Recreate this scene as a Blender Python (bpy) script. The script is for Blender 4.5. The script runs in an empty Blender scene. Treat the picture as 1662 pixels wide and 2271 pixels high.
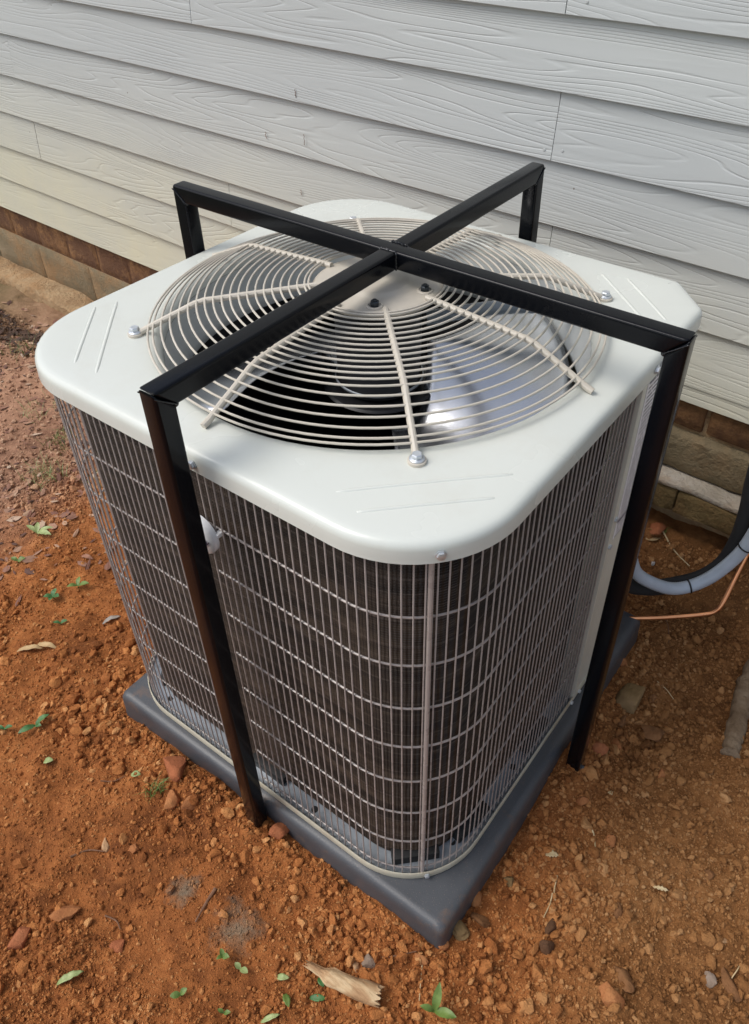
import bpy, bmesh, math, random
import numpy as np
from mathutils import Vector, Matrix, noise as mnoise

random.seed(7)
rng = np.random.default_rng(11)
S = bpy.context.scene
COL = S.collection
PI = math.pi

# ------------------------------------------------------------------ camera
cam_d = bpy.data.cameras.new('camera')
cam = bpy.data.objects.new('camera', cam_d)
COL.objects.link(cam)
right = Vector((0.8125193897621277, 0.5829245154713867, -0.0033541799335481265))
down = Vector((0.37295600422240477, -0.5242561478937316, -0.7655451066462917))
fwd = Vector((-0.4480134598145853, 0.6207692813421688, -0.6433734834191498))
M = Matrix((right, -down, -fwd)).transposed().to_4x4()
M.translation = Vector((0.6624, -0.9043, 1.4946))
cam.matrix_world = M
cam_d.sensor_fit = 'HORIZONTAL'
cam_d.sensor_width = 36.0
cam_d.lens = 1782.1 / 1662 * 36.0
cam_d.shift_x = -57.5 / 1662
cam_d.shift_y = -64.9 / 1662
cam_d.clip_start = 0.02
cam_d.clip_end = 500
S.camera = cam

# ------------------------------------------------------------------ light
SUN_DIR = Vector((-0.50, -0.50, 0.95)).normalized()     # towards the sun
world = bpy.data.worlds.new('World')
S.world = world
world.use_nodes = True
wn = world.node_tree.nodes
wl = world.node_tree.links
wn.clear()
sky = wn.new('ShaderNodeTexSky')
sky.sky_type = 'NISHITA'
sky.sun_disc = False
sky.sun_elevation = math.asin(SUN_DIR.z)
sky.sun_rotation = math.atan2(SUN_DIR.x, SUN_DIR.y)
sky.air_density = 1.0
sky.dust_density = 2.5
sky.ozone_density = 1.0
hsv = wn.new('ShaderNodeHueSaturation')
hsv.inputs['Saturation'].default_value = 0.62
bg = wn.new('ShaderNodeBackground')
bg.inputs['Strength'].default_value = 0.15
wo = wn.new('ShaderNodeOutputWorld')
wl.new(sky.outputs[0], hsv.inputs['Color'])
wl.new(hsv.outputs[0], bg.inputs['Color'])
wl.new(bg.outputs[0], wo.inputs['Surface'])
sun_d = bpy.data.lights.new('sun', 'SUN')
sun_d.energy = 1.4
sun_d.angle = math.radians(32)
sun_d.color = (1.0, 0.97, 0.92)
sun = bpy.data.objects.new('sun', sun_d)
COL.objects.link(sun)
sun.rotation_euler = SUN_DIR.to_track_quat('Z', 'Y').to_euler()
sun.location = SUN_DIR * 20
S.view_settings.view_transform = 'Standard'
S.view_settings.look = 'None'
S.view_settings.exposure = 0.27
S.view_settings.gamma = 1.0

# ------------------------------------------------------------------ helpers
def tag(o, label=None, cat=None, group=None, kind=None):
    if label: o['label'] = label
    if cat: o['category'] = cat
    if group: o['group'] = group
    if kind: o['kind'] = kind
    return o

def empty(name, loc=(0, 0, 0), rz=0.0):
    o = bpy.data.objects.new(name, None)
    o.empty_display_size = 0.05
    o.location = loc
    o.rotation_euler = (0, 0, rz)
    COL.objects.link(o)
    return o

def link(name, me, parent=None, mat=None, smooth=None):
    if mat is not None and len(me.materials) == 0:
        me.materials.append(mat)
    o = bpy.data.objects.new(name, me)
    if parent is not None: o.parent = parent
    COL.objects.link(o)
    return o

def shade(me, smooth=True, angle=None):
    me.polygons.foreach_set('use_smooth', [smooth] * len(me.polygons))
    if smooth and angle is not None:
        me.set_sharp_from_angle(angle=math.radians(angle))

class MB:
    """collects geometry for ONE mesh"""
    def __init__(s): s.v = []; s.f = []
    def add(s, vs, fs):
        o = len(s.v); s.v += [tuple(p) for p in vs]; s.f += [tuple(i + o for i in f) for f in fs]
    def box(s, lo, hi):
        x0, y0, z0 = lo; x1, y1, z1 = hi
        s.add([(x0,y0,z0),(x1,y0,z0),(x1,y1,z0),(x0,y1,z0),(x0,y0,z1),(x1,y0,z1),(x1,y1,z1),(x0,y1,z1)],
              [(0,3,2,1),(4,5,6,7),(0,1,5,4),(1,2,6,5),(2,3,7,6),(3,0,4,7)])
    def tube(s, pts, r, seg=8, closed=False, cap=True):
        pts = [Vector(p) for p in pts]; n = len(pts)
        rs = r if isinstance(r, (list, tuple)) else [r] * n
        vs = []; fs = []
        up = None
        for i, p in enumerate(pts):
            a = pts[(i - 1) % n] if (closed or i > 0) else p
            b = pts[(i + 1) % n] if (closed or i < n - 1) else p
            t = (b - a).normalized()
            if up is None:
                up = Vector((0, 0, 1)) if abs(t.z) < 0.9 else Vector((1, 0, 0))
            x = up - t * up.dot(t)
            if x.length < 1e-6: x = t.orthogonal()
            x.normalize(); y = t.cross(x); up = x
            for k in range(seg):
                q = 2 * PI * k / seg
                vs.append(p + (x * math.cos(q) + y * math.sin(q)) * rs[i])
        m = n if closed else n - 1
        for i in range(m):
            j = (i + 1) % n
            for k in range(seg):
                l = (k + 1) % seg
                fs.append((i*seg+k, i*seg+l, j*seg+l, j*seg+k))
        if cap and not closed:
            fs.append(tuple(range(seg - 1, -1, -1)))
            fs.append(tuple((n-1)*seg + k for k in range(seg)))
        s.add(vs, fs)
    def lathe(s, prof, seg=32, c=(0, 0), cap_top=False, cap_bot=False):
        vs = []; fs = []; n = len(prof)
        for r, z in prof:
            for k in range(seg):
                q = 2 * PI * k / seg
                vs.append((c[0] + r*math.cos(q), c[1] + r*math.sin(q), z))
        for i in range(n - 1):
            for k in range(seg):
                l = (k + 1) % seg
                fs.append((i*seg+k, (i+1)*seg+k, (i+1)*seg+l, i*seg+l))
        if cap_top: fs.append(tuple(range(seg)))
        if cap_bot: fs.append(tuple((n-1)*seg + k for k in range(seg - 1, -1, -1)))
        s.add(vs, fs)
    def mesh(s, name, smooth=True, angle=35, bevel=0, bseg=2):
        me = bpy.data.meshes.new(name)
        me.from_pydata(s.v, [], s.f)
        bm = bmesh.new(); bm.from_mesh(me)
        if bevel:
            bmesh.ops.bevel(bm, geom=[e for e in bm.edges if e.is_manifold and e.calc_face_angle(0) > 0.5], offset=bevel, segments=bseg, affect='EDGES', profile=0.6)
        bmesh.ops.recalc_face_normals(bm, faces=bm.faces)
        bm.to_mesh(me); bm.free()
        shade(me, smooth, angle)
        return me
    def build(s, name, mat, parent=None, **k):
        return link(name, s.mesh(name, **k), parent, mat)

# value noise on arrays ------------------------------------------------
_T = np.random.default_rng(5).random((256, 256))
def vnoise(x, y, seed=0):
    x = np.asarray(x) + seed * 17.31; y = np.asarray(y) + seed * 9.77
    xi = np.floor(x).astype(int); yi = np.floor(y).astype(int)
    fx = x - xi; fy = y - yi
    fx = fx*fx*(3 - 2*fx); fy = fy*fy*(3 - 2*fy)
    a = _T[xi & 255, yi & 255]; b = _T[(xi+1) & 255, yi & 255]
    c = _T[xi & 255, (yi+1) & 255]; d = _T[(xi+1) & 255, (yi+1) & 255]
    return (a*(1-fx) + b*fx)*(1-fy) + (c*(1-fx) + d*fx)*fy
def fbm(x, y, o=4, seed=0):
    t = 0; a = .5; s = 0
    for i in range(o):
        t = t + a * vnoise(x * 2**i, y * 2**i, seed + i*3); s += a; a *= .5
    return t / s
def sstep(a, b, x):
    t = np.clip((x - a) / (b - a), 0, 1); return t*t*(3 - 2*t)

# ------------------------------------------------------------------ materials
def mat_new(name):
    m = bpy.data.materials.new(name); m.use_nodes = True
    nt = m.node_tree; b = nt.nodes['Principled BSDF']
    return m, nt, b
def N(nt, t, **k):
    n = nt.nodes.new(t)
    for a, v in k.items(): setattr(n, a, v)
    return n
def inp(n, **k):
    for a, v in k.items(): n.inputs[a.replace('_', ' ')].default_value = v
    return n
def ramp(nt, stops, interp='LINEAR'):
    r = N(nt, 'ShaderNodeValToRGB'); r.color_ramp.interpolation = interp
    e = r.color_ramp.elements
    while len(e) < len(stops): e.new(0.5)
    for q, (p, c) in zip(e, stops):
        q.position = p; q.color = (*c, 1) if len(c) == 3 else c
    return r
def mixc(nt, fac, a, b, blend='MIX'):
    n = N(nt, 'ShaderNodeMix', data_type='RGBA', blend_type=blend)
    for s, v in ((n.inputs[0], fac), (n.inputs[6], a), (n.inputs[7], b)):
        if isinstance(v, (int, float)): s.default_value = v
        elif isinstance(v, tuple): s.default_value = (*v, 1) if len(v) == 3 else v
        else: nt.links.new(v, s)
    return n.outputs[2]
def math_(nt, op, a, b=None, c=None, clamp=False):
    n = N(nt, 'ShaderNodeMath', operation=op); n.use_clamp = clamp
    for i, v in enumerate((a, b, c)):
        if v is None: continue
        if isinstance(v, (int, float)): n.inputs[i].default_value = v
        else: nt.links.new(v, n.inputs[i])
    return n.outputs[0]
def coords(nt, which='Object', scale=(1, 1, 1)):
    t = N(nt, 'ShaderNodeTexCoord'); mp = N(nt, 'ShaderNodeMapping')
    mp.inputs['Scale'].default_value = scale
    nt.links.new(t.outputs[which], mp.inputs['Vector'])
    return mp.outputs[0]
def noise_(nt, vec, scale, detail=3, rough=.55, dist=0):
    n = N(nt, 'ShaderNodeTexNoise'); inp(n, Scale=scale, Detail=detail, Roughness=rough, Distortion=dist)
    nt.links.new(vec, n.inputs['Vector']); return n.outputs['Fac']
def bump(nt, b, h, dist, strength=1.0, normal=None):
    n = N(nt, 'ShaderNodeBump'); inp(n, Distance=dist, Strength=strength)
    nt.links.new(h, n.inputs['Height'])
    if normal is not None: nt.links.new(normal, n.inputs['Normal'])
    nt.links.new(n.outputs[0], b.inputs['Normal']); return n.outputs[0]

def paint(name, col, rough=.4, metal=0.0, spec=.5, var=.06, nscale=30, bumpd=0, coat=0, dust=None, dustamt=0):
    m, nt, b = mat_new(name)
    v = coords(nt)
    n = noise_(nt, v, nscale, 4)
    lo = tuple(c*(1 - var) for c in col); hi = tuple(min(1, c*(1 + var)) for c in col)
    r = ramp(nt, [(.3, lo), (.7, hi)]); nt.links.new(n, r.inputs[0])
    c = r.outputs[0]
    if dust:
        d = noise_(nt, v, 9, 6, .7); dr = ramp(nt, [(.52, (0, 0, 0)), (.75, (1, 1, 1))]); nt.links.new(d, dr.inputs[0])
        c = mixc(nt, math_(nt, 'MULTIPLY', dr.outputs[0], dustamt), c, dust)
    nt.links.new(c, b.inputs['Base Color'])
    rr = N(nt, 'ShaderNodeMapRange'); inp(rr, To_Min=rough*.85, To_Max=min(1, rough*1.2))
    nt.links.new(n, rr.inputs[0]); nt.links.new(rr.outputs[0], b.inputs['Roughness'])
    inp(b, Metallic=metal, Coat_Weight=coat)
    b.inputs['Specular IOR Level'].default_value = spec
    if bumpd:
        bump(nt, b, noise_(nt, v, 260, 3), bumpd)
    return m

M_lid = paint('pale_enamel', (.655, .675, .62), .26, var=.015, nscale=5, bumpd=.00004, dust=(.50, .45, .36), dustamt=.16)
M_panel = paint('beige_enamel', (.62, .61, .53), .38, var=.03, nscale=8)
M_pan = paint('galvanised_steel', (.34, .37, .40), .42, metal=.55, var=.12, nscale=40)
M_rim = paint('beige_rim', (.50, .47, .37), .42, var=.06, dust=(.3, .17, .08), dustamt=.5)
M_wire = paint('taupe_coating', (.37, .325, .30), .27, var=.08)
M_guard = paint('beige_coating', (.57, .52, .435), .36, var=.05, bumpd=.00015)
M_tube = paint('black_gloss_paint', (.0035, .0042, .0060), .17, spec=.19, var=.12, nscale=14, bumpd=.00006, dust=(.05, .05, .055), dustamt=.08)
M_weld = paint('black_weld', (.012, .013, .015), .16, var=.2, bumpd=.0006)
M_bolt = paint('zinc_bolt', (.62, .65, .68), .3, metal=.6, var=.1)
M_darkbolt = paint('dark_bolt', (.06, .07, .08), .3, metal=.7)
M_black = paint('black_motor_paint', (.010, .010, .012), .45, var=.1)
M_inside = paint('dark_interior', (.012, .012, .013), .7)
M_orif = paint('grey_orifice', (.56, .58, .56), .4, var=.02)
M_cap = paint('black_rubber', (.012, .012, .012), .6)
M_copper = paint('copper', (.80, .36, .17), .28, metal=.95, var=.12, nscale=25)
M_ins = paint('foam_insulation', (.014, .014, .015), .75, var=.2, bumpd=.0004)
M_tie = paint('black_tie', (.008, .008, .008), .35)
M_badge = paint('white_badge', (.78, .79, .80), .25, var=.01)
M_ink = paint('dark_ink', (.02, .02, .06), .5)
M_red = paint('red_ink', (.35, .03, .03), .5)
M_water = None

def m_blade():
    m, nt, b = mat_new('bare_aluminium')
    v = coords(nt)
    n = noise_(nt, v, 9, 4, .6)
    r = ramp(nt, [(.3, (.72, .74, .78)), (.7, (.84, .86, .89))]); nt.links.new(n, r.inputs[0])
    nt.links.new(r.outputs[0], b.inputs['Base Color'])
    rr = N(nt, 'ShaderNodeMapRange'); inp(rr, To_Min=.17, To_Max=.30); nt.links.new(n, rr.inputs[0]); nt.links.new(rr.outputs[0], b.inputs['Roughness'])
    inp(b, Metallic=.95)
    return m
M_blade = m_blade()

def m_water():
    m, nt, b = mat_new('water')
    inp(b, Roughness=.02, IOR=1.33, Transmission_Weight=1.0); b.inputs['Base Color'].default_value = (1, 1, 1, 1)
    return m
M_water = m_water()

def m_conduit(name, col):
    m, nt, b = mat_new(name)
    v = coords(nt)
    n = noise_(nt, v, 40, 3)
    r = ramp(nt, [(.3, tuple(c*.9 for c in col)), (.7, col)]); nt.links.new(n, r.inputs[0]); nt.links.new(r.outputs[0], b.inputs['Base Color'])
    inp(b, Roughness=.28)
    return m
M_cond = m_conduit('grey_pvc', (.47, .53, .60))
M_cond2 = m_conduit('dark_grey_pvc', (.16, .19, .22))

def m_pad():
    m, nt, b = mat_new('grey_plastic_pad')
    v = coords(nt)
    n = noise_(nt, v, 6, 5, .65)
    r = ramp(nt, [(.3, (.052, .055, .062)), (.7, (.076, .080, .088))]); nt.links.new(n, r.inputs[0])
    d = noise_(nt, v, 11, 6, .72); dr = ramp(nt, [(.56, (0, 0, 0)), (.74, (1, 1, 1))]); nt.links.new(d, dr.inputs[0])
    sp = N(nt, 'ShaderNodeTexVoronoi'); inp(sp, Scale=260); nt.links.new(v, sp.inputs['Vector'])
    spm = math_(nt, 'LESS_THAN', sp.outputs['Distance'], .13)
    c = mixc(nt, math_(nt, 'MULTIPLY', dr.outputs[0], .55), r.outputs[0], (.25, .13, .06))
    c = mixc(nt, math_(nt, 'MULTIPLY', spm, .5), c, (.30, .22, .16))
    nt.links.new(c, b.inputs['Base Color'])
    rr = N(nt, 'ShaderNodeMapRange'); inp(rr, To_Min=.3, To_Max=.52); nt.links.new(n, rr.inputs[0]); nt.links.new(rr.outputs[0], b.inputs['Roughness'])
    bump(nt, b, noise_(nt, v, 420, 2), .0005, .8)
    return m
M_pad = m_pad()

def m_coil():
    m, nt, b = mat_new('dark_coil_fins')
    v = coords(nt)
    sx = N(nt, 'ShaderNodeSeparateXYZ'); nt.links.new(v, sx.inputs[0])
    band = math_(nt, 'PINGPONG', sx.outputs[2], .0127)
    band = math_(nt, 'LESS_THAN', band, .0011)
    st = noise_(nt, coords(nt, scale=(7, 7, 42)), 1.0, 4, .7)
    r = ramp(nt, [(.35, (.020, .013, .009)), (.55, (.044, .029, .020)), (.75, (.095, .065, .045))]); nt.links.new(st, r.inputs[0])
    pt = noise_(nt, v, 60, 3, .7)
    tube_rows = math_(nt, 'MULTIPLY', band, math_(nt, 'MULTIPLY', pt, .55))  # paler lines along the tube rows
    c = mixc(nt, tube_rows, r.outputs[0], (.16, .12, .10))
    nt.links.new(c, b.inputs['Base Color'])
    inp(b, Roughness=.5, Metallic=0.0); b.inputs['Specular IOR Level'].default_value = .25
    w = N(nt, 'ShaderNodeTexWave', wave_type='BANDS', bands_direction='X'); inp(w, Scale=60, Distortion=1.5, Detail=2); nt.links.new(v, w.inputs['Vector'])
    bump(nt, b, math_(nt, 'ADD', w.outputs['Fac'], noise_(nt, coords(nt, scale=(1, 1, .25)), 300, 2)), .0012)
    return m
M_coil = m_coil()

def m_siding():
    m, nt, b = mat_new('painted_fibre_cement')
    t = N(nt, 'ShaderNodeTexCoord'); oi = N(nt, 'ShaderNodeObjectInfo')
    add = N(nt, 'ShaderNodeVectorMath', operation='ADD')
    rv = N(nt, 'ShaderNodeCombineXYZ')
    for i, k in enumerate((37.0, 3.1, 11.7)):
        nt.links.new(math_(nt, 'MULTIPLY', oi.outputs['Random'], k), rv.inputs[i])
    nt.links.new(t.outputs['Object'], add.inputs[0]); nt.links.new(rv.outputs[0], add.inputs[1])
    mp = N(nt, 'ShaderNodeMapping'); mp.inputs['Scale'].default_value = (.80, .3, 10.5); nt.links.new(add.outputs[0], mp.inputs[0])
    n1 = noise_(nt, mp.outputs[0], 1.0, 1.6, .40)
    # contour lines of the noise field = embossed cathedral grain
    k = math_(nt, 'MULTIPLY', n1, 27.0)
    fr = math_(nt, 'FRACT', k)
    tri = math_(nt, 'PINGPONG', k, .5)
    groove = N(nt, 'ShaderNodeMapRange', interpolation_type='SMOOTHSTEP'); inp(groove, From_Min=0.0, From_Max=.14, To_Min=0, To_Max=1); nt.links.new(tri, groove.inputs[0])
    mod = noise_(nt, coords(nt, scale=(2.5, 1, 6)), 1.0, 2)
    mr = ramp(nt, [(.38, (0, 0, 0)), (.55, (1, 1, 1))]); nt.links.new(mod, mr.inputs[0])
    g2 = math_(nt, 'MULTIPLY', math_(nt, 'SUBTRACT', groove.outputs[0], 1.0), math_(nt, 'ADD', math_(nt, 'MULTIPLY', mr.outputs[0], .75), .25))
    soft = math_(nt, 'MULTIPLY', fr, .35)
    fine = noise_(nt, coords(nt, scale=(25, 10, 160)), 1.0, 3)
    h = math_(nt, 'ADD', g2, math_(nt, 'ADD', math_(nt, 'MULTIPLY', fine, .28), math_(nt, 'MULTIPLY', tri, .5)))
    bump(nt, b, h, .0009, .8)
    # colour : warm light grey paint, clay splash and painted bounce light low down
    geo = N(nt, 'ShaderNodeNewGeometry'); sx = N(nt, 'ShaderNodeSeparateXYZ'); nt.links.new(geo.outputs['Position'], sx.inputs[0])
    splash_bounce = N(nt, 'ShaderNodeMapRange', interpolation_type='SMOOTHSTEP'); inp(splash_bounce, From_Min=.20, From_Max=.95, To_Min=1, To_Max=0); nt.links.new(sx.outputs[2], splash_bounce.inputs[0])
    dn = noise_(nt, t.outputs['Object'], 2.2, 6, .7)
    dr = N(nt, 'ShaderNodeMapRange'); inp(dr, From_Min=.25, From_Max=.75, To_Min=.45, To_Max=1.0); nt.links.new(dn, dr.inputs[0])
    f = math_(nt, 'MULTIPLY', math_(nt, 'MULTIPLY', splash_bounce.outputs[0], dr.outputs[0]), .8)
    pv = noise_(nt, t.outputs['Object'], 1.1, 4)
    pr = ramp(nt, [(.3, (.455, .475, .47)), (.7, (.51, .53, .515))]); nt.links.new(pv, pr.inputs[0])
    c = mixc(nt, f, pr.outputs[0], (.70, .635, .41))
    fl = N(nt, 'ShaderNodeTexVoronoi'); inp(fl, Scale=9, Randomness=1.0); nt.links.new(add.outputs[0], fl.inputs['Vector'])
    fm = math_(nt, 'LESS_THAN', fl.outputs['Distance'], .022)
    c = mixc(nt, math_(nt, 'MULTIPLY', fm, .75), c, (.16, .13, .10))
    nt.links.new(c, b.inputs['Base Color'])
    inp(b, Roughness=.5)
    b.inputs['Specular IOR Level'].default_value = .35
    return m
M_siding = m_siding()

def m_rough(name, cols, sc=9, bd=.004, bs=70, rough=.9, clay=0):
    m, nt, b = mat_new(name)
    t = N(nt, 'ShaderNodeTexCoord'); oi = N(nt, 'ShaderNodeObjectInfo')
    add = N(nt, 'ShaderNodeVectorMath', operation='ADD'); nt.links.new(t.outputs['Object'], add.inputs[0])
    rv = N(nt, 'ShaderNodeCombineXYZ'); nt.links.new(math_(nt, 'MULTIPLY', oi.outputs['Random'], 31.0), rv.inputs[0]); nt.links.new(rv.outputs[0], add.inputs[1])
    v = add.outputs[0]
    n = noise_(nt, v, sc, 6, .65)
    st = [(.28 + .44*i/(len(cols)-1), c) for i, c in enumerate(cols)]
    r = ramp(nt, st); nt.links.new(n, r.inputs[0]); c = r.outputs[0]
    if clay:
        cn = noise_(nt, v, sc*.8, 7, .75); cr = ramp(nt, [(.47, (0, 0, 0)), (.62, (1, 1, 1))]); nt.links.new(cn, cr.inputs[0])
        c = mixc(nt, math_(nt, 'MULTIPLY', cr.outputs[0], clay), c, (.40, .21, .085))
    nt.links.new(c, b.inputs['Base Color']); inp(b, Roughness=rough)
    b.inputs['Specular IOR Level'].default_value = .25
    h = math_(nt, 'ADD', noise_(nt, v, bs, 5, .7), math_(nt, 'MULTIPLY', noise_(nt, v, bs*.25, 4, .6), 1.2))
    bump(nt, b, h, bd)
    return m
M_brick = m_rough('dark_brick', [(.10, .05, .03), (.135, .068, .038), (.17, .09, .05)], 6, .004, 80, clay=.8)
M_brickR = m_rough('brown_brick', [(.075, .040, .022), (.13, .065, .032), (.19, .10, .05)], 9, .004, 80, clay=.45)
M_block = m_rough('concrete_block', [(.16, .125, .075), (.23, .18, .11), (.30, .235, .15)], 5, .004, 120, clay=.5)
M_blockR = m_rough('rough_block', [(.13, .10, .055), (.20, .155, .09), (.27, .20, .115)], 5, .008, 75, clay=.25)
M_mortar = m_rough('mortar', [(.27, .165, .085), (.38, .255, .14), (.47, .34, .20)], 14, .012, 45, clay=.4)
M_ledge = m_rough('mortar_ledge', [(.30, .24, .175), (.47, .40, .31), (.58, .52, .43)], 16, .008, 70, clay=.25)
M_moss = m_rough('mossy_block', [(.13, .085, .035), (.20, .135, .055), (.26, .18, .08)], 14, .009, 70, clay=.3)

def m_clay():
    m, nt, b = mat_new('red_clay')
    geo = N(nt, 'ShaderNodeNewGeometry')
    at = N(nt, 'ShaderNodeAttribute', attribute_name='tone')
    v = geo.outputs['Position']
    n1 = noise_(nt, v, 2.3, 5, .6); n2 = noise_(nt, v, 34, 5, .7)
    s = math_(nt, 'ADD', math_(nt, 'MULTIPLY', n1, .55), math_(nt, 'ADD', math_(nt, 'MULTIPLY', n2, .35), math_(nt, 'MULTIPLY', at.outputs['Fac'], .32)))
    r = ramp(nt, [(.34, (.155, .050, .015)), (.50, (.365, .126, .036)), (.66, (.53, .208, .064)), (.86, (.64, .32, .125))]); nt.links.new(s, r.inputs[0])
    sx = N(nt, 'ShaderNodeSeparateXYZ'); nt.links.new(v, sx.inputs[0])
    # paler, pinker washed soil further out on the left
    pf = N(nt, 'ShaderNodeMapRange', interpolation_type='SMOOTHSTEP'); inp(pf, From_Min=-.75, From_Max=-1.25, To_Min=0, To_Max=1); nt.links.new(math_(nt, 'ADD', sx.outputs[0], math_(nt, 'MULTIPLY', n1, .3)), pf.inputs[0])
    pale = ramp(nt, [(.35, (.22, .115, .075)), (.55, (.45, .27, .18)), (.75, (.58, .39, .27))]); nt.links.new(s, pale.inputs[0])
    c = mixc(nt, math_(nt, 'MULTIPLY', pf.outputs[0], .8), r.outputs[0], pale.outputs[0])
    # browner soil on the right of the pad, with shade darkened into its colour
    bf = N(nt, 'ShaderNodeMapRange', interpolation_type='SMOOTHSTEP'); inp(bf, From_Min=.30, From_Max=.62, To_Min=0, To_Max=1); nt.links.new(math_(nt, 'ADD', sx.outputs[0], math_(nt, 'MULTIPLY', sx.outputs[1], .35)), bf.inputs[0])
    brn = ramp(nt, [(.36, (.14, .060, .020)), (.55, (.29, .135, .047)), (.72, (.41, .205, .078)), (.88, (.52, .29, .13))]); nt.links.new(s, brn.inputs[0])
    c = mixc(nt, math_(nt, 'MULTIPLY', bf.outputs[0], .85), c, brn.outputs[0])
    # two patches of grey-green clay in front of the pad
    for (px, py, rad) in ((-.03, -.615, .035), (.10, -.612, .05)):
        d = N(nt, 'ShaderNodeVectorMath', operation='DISTANCE'); nt.links.new(v, d.inputs[0]); d.inputs[1].default_value = (px, py, 0)
        f = N(nt, 'ShaderNodeMapRange'); inp(f, From_Min=rad, From_Max=rad*.2, To_Min=0, To_Max=1); nt.links.new(math_(nt, 'ADD', d.outputs['Value'], math_(nt, 'MULTIPLY', math_(nt, 'SUBTRACT', n2, .5), rad*2.2)), f.inputs[0])
        c = mixc(nt, math_(nt, 'MULTIPLY', f.outputs[0], .75), c, (.24, .20, .14))
    dd = N(nt, 'ShaderNodeVectorMath', operation='LENGTH'); nt.links.new(v, dd.inputs[0])
    ff = N(nt, 'ShaderNodeMapRange', interpolation_type='SMOOTHSTEP'); inp(ff, From_Min=1.9, From_Max=3.4, To_Min=0, To_Max=1); nt.links.new(dd.outputs['Value'], ff.inputs[0])
    gr = ramp(nt, [(.35, (.05, .06, .02)), (.55, (.11, .11, .045)), (.8, (.24, .17, .10))]); nt.links.new(n1, gr.inputs[0])
    c = mixc(nt, ff.outputs[0], c, gr.outputs[0])
    nt.links.new(c, b.inputs['Base Color'])
    inp(b, Roughness=.92); b.inputs['Specular IOR Level'].default_value = .2
    bump(nt, b, math_(nt, 'ADD', noise_(nt, v, 420, 4, .7), math_(nt, 'MULTIPLY', noise_(nt, v, 130, 4, .65), 1.5)), .0035, .9)
    return m
M_clay = m_clay()

ROCKM = {
    'orange': m_rough('orange_stone', [(.24, .085, .03), (.38, .15, .055), (.48, .22, .085)], 22, .0015, 260),
    'red': m_rough('red_clod', [(.24, .075, .03), (.36, .12, .05), (.42, .16, .07)], 26, .002, 240),
    'brown': m_rough('brown_stone', [(.13, .06, .025), (.22, .10, .04), (.30, .15, .065)], 24, .0015, 260),
    'olive': m_rough('olive_stone', [(.17, .10, .04), (.25, .16, .07), (.32, .20, .10)], 20, .0012, 260),
    'tan': m_rough('tan_stone', [(.34, .19, .09), (.46, .27, .14), (.54, .34, .19)], 20, .001, 260),
    'grey': m_rough('grey_stone', [(.17, .12, .085), (.26, .19, .14), (.34, .26, .20)], 24, .001, 260),
    'white': m_rough('white_stone', [(.5, .44, .38), (.62, .56, .5), (.7, .64, .58)], 24, .0006, 260),
    'dark': m_rough('dark_clod', [(.07, .035, .02), (.12, .06, .03), (.18, .09, .045)], 26, .002, 240),
}

def m_leaf(name, a, b_, rough=.5):
    m, nt, b = mat_new(name)
    v = coords(nt); n = noise_(nt, v, 70, 4)
    r = ramp(nt, [(.3, a), (.7, b_)]); nt.links.new(n, r.inputs[0]); nt.links.new(r.outputs[0], b.inputs['Base Color'])
    inp(b, Roughness=rough, Subsurface_Weight=0.0)
    bump(nt, b, n, .0008)
    return m
M_green = m_leaf('green_leaf', (.075, .13, .022), (.16, .235, .05))
M_pale = m_leaf('pale_leaf', (.20, .27, .085), (.36, .41, .17))
M_deep = m_leaf('deep_green_leaf', (.03, .10, .025), (.07, .18, .045))
M_dry = m_leaf('dry_leaf', (.38, .24, .10), (.55, .38, .19), .7)
M_rust = m_leaf('rusty_leaf', (.20, .08, .045), (.36, .17, .10), .7)
M_greyleaf = m_leaf('grey_leaf', (.22, .19, .16), (.36, .31, .26), .7)
M_straw = m_leaf('straw', (.50, .36, .18), (.66, .52, .30), .7)
M_twig = m_leaf('twig_bark', (.13, .06, .03), (.26, .13, .07), .85)
M_litter = m_leaf('leaf_litter', (.10, .045, .03), (.36, .19, .12), .8)

def m_branch():
    m, nt, b = mat_new('split_wood')
    v = coords(nt, scale=(5, 40, 40)); n = noise_(nt, v, 1.6, 6, .65)
    n2 = noise_(nt, coords(nt), 26, 4)
    r = ramp(nt, [(.38, (.15, .075, .035)), (.47, (.40, .23, .11)), (.58, (.58, .41, .23)), (.72, (.66, .50, .31))]); nt.links.new(math_(nt, 'ADD', math_(nt, 'MULTIPLY', n, .6), math_(nt, 'MULTIPLY', n2, .4)), r.inputs[0])
    nt.links.new(r.outputs[0], b.inputs['Base Color']); inp(b, Roughness=.8)
    bump(nt, b, n, .004)
    return m
M_branch = m_branch()
M_log = m_rough('weathered_bark', [(.12, .075, .04), (.21, .145, .09), (.31, .235, .16)], 14, .006, 60)

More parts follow.
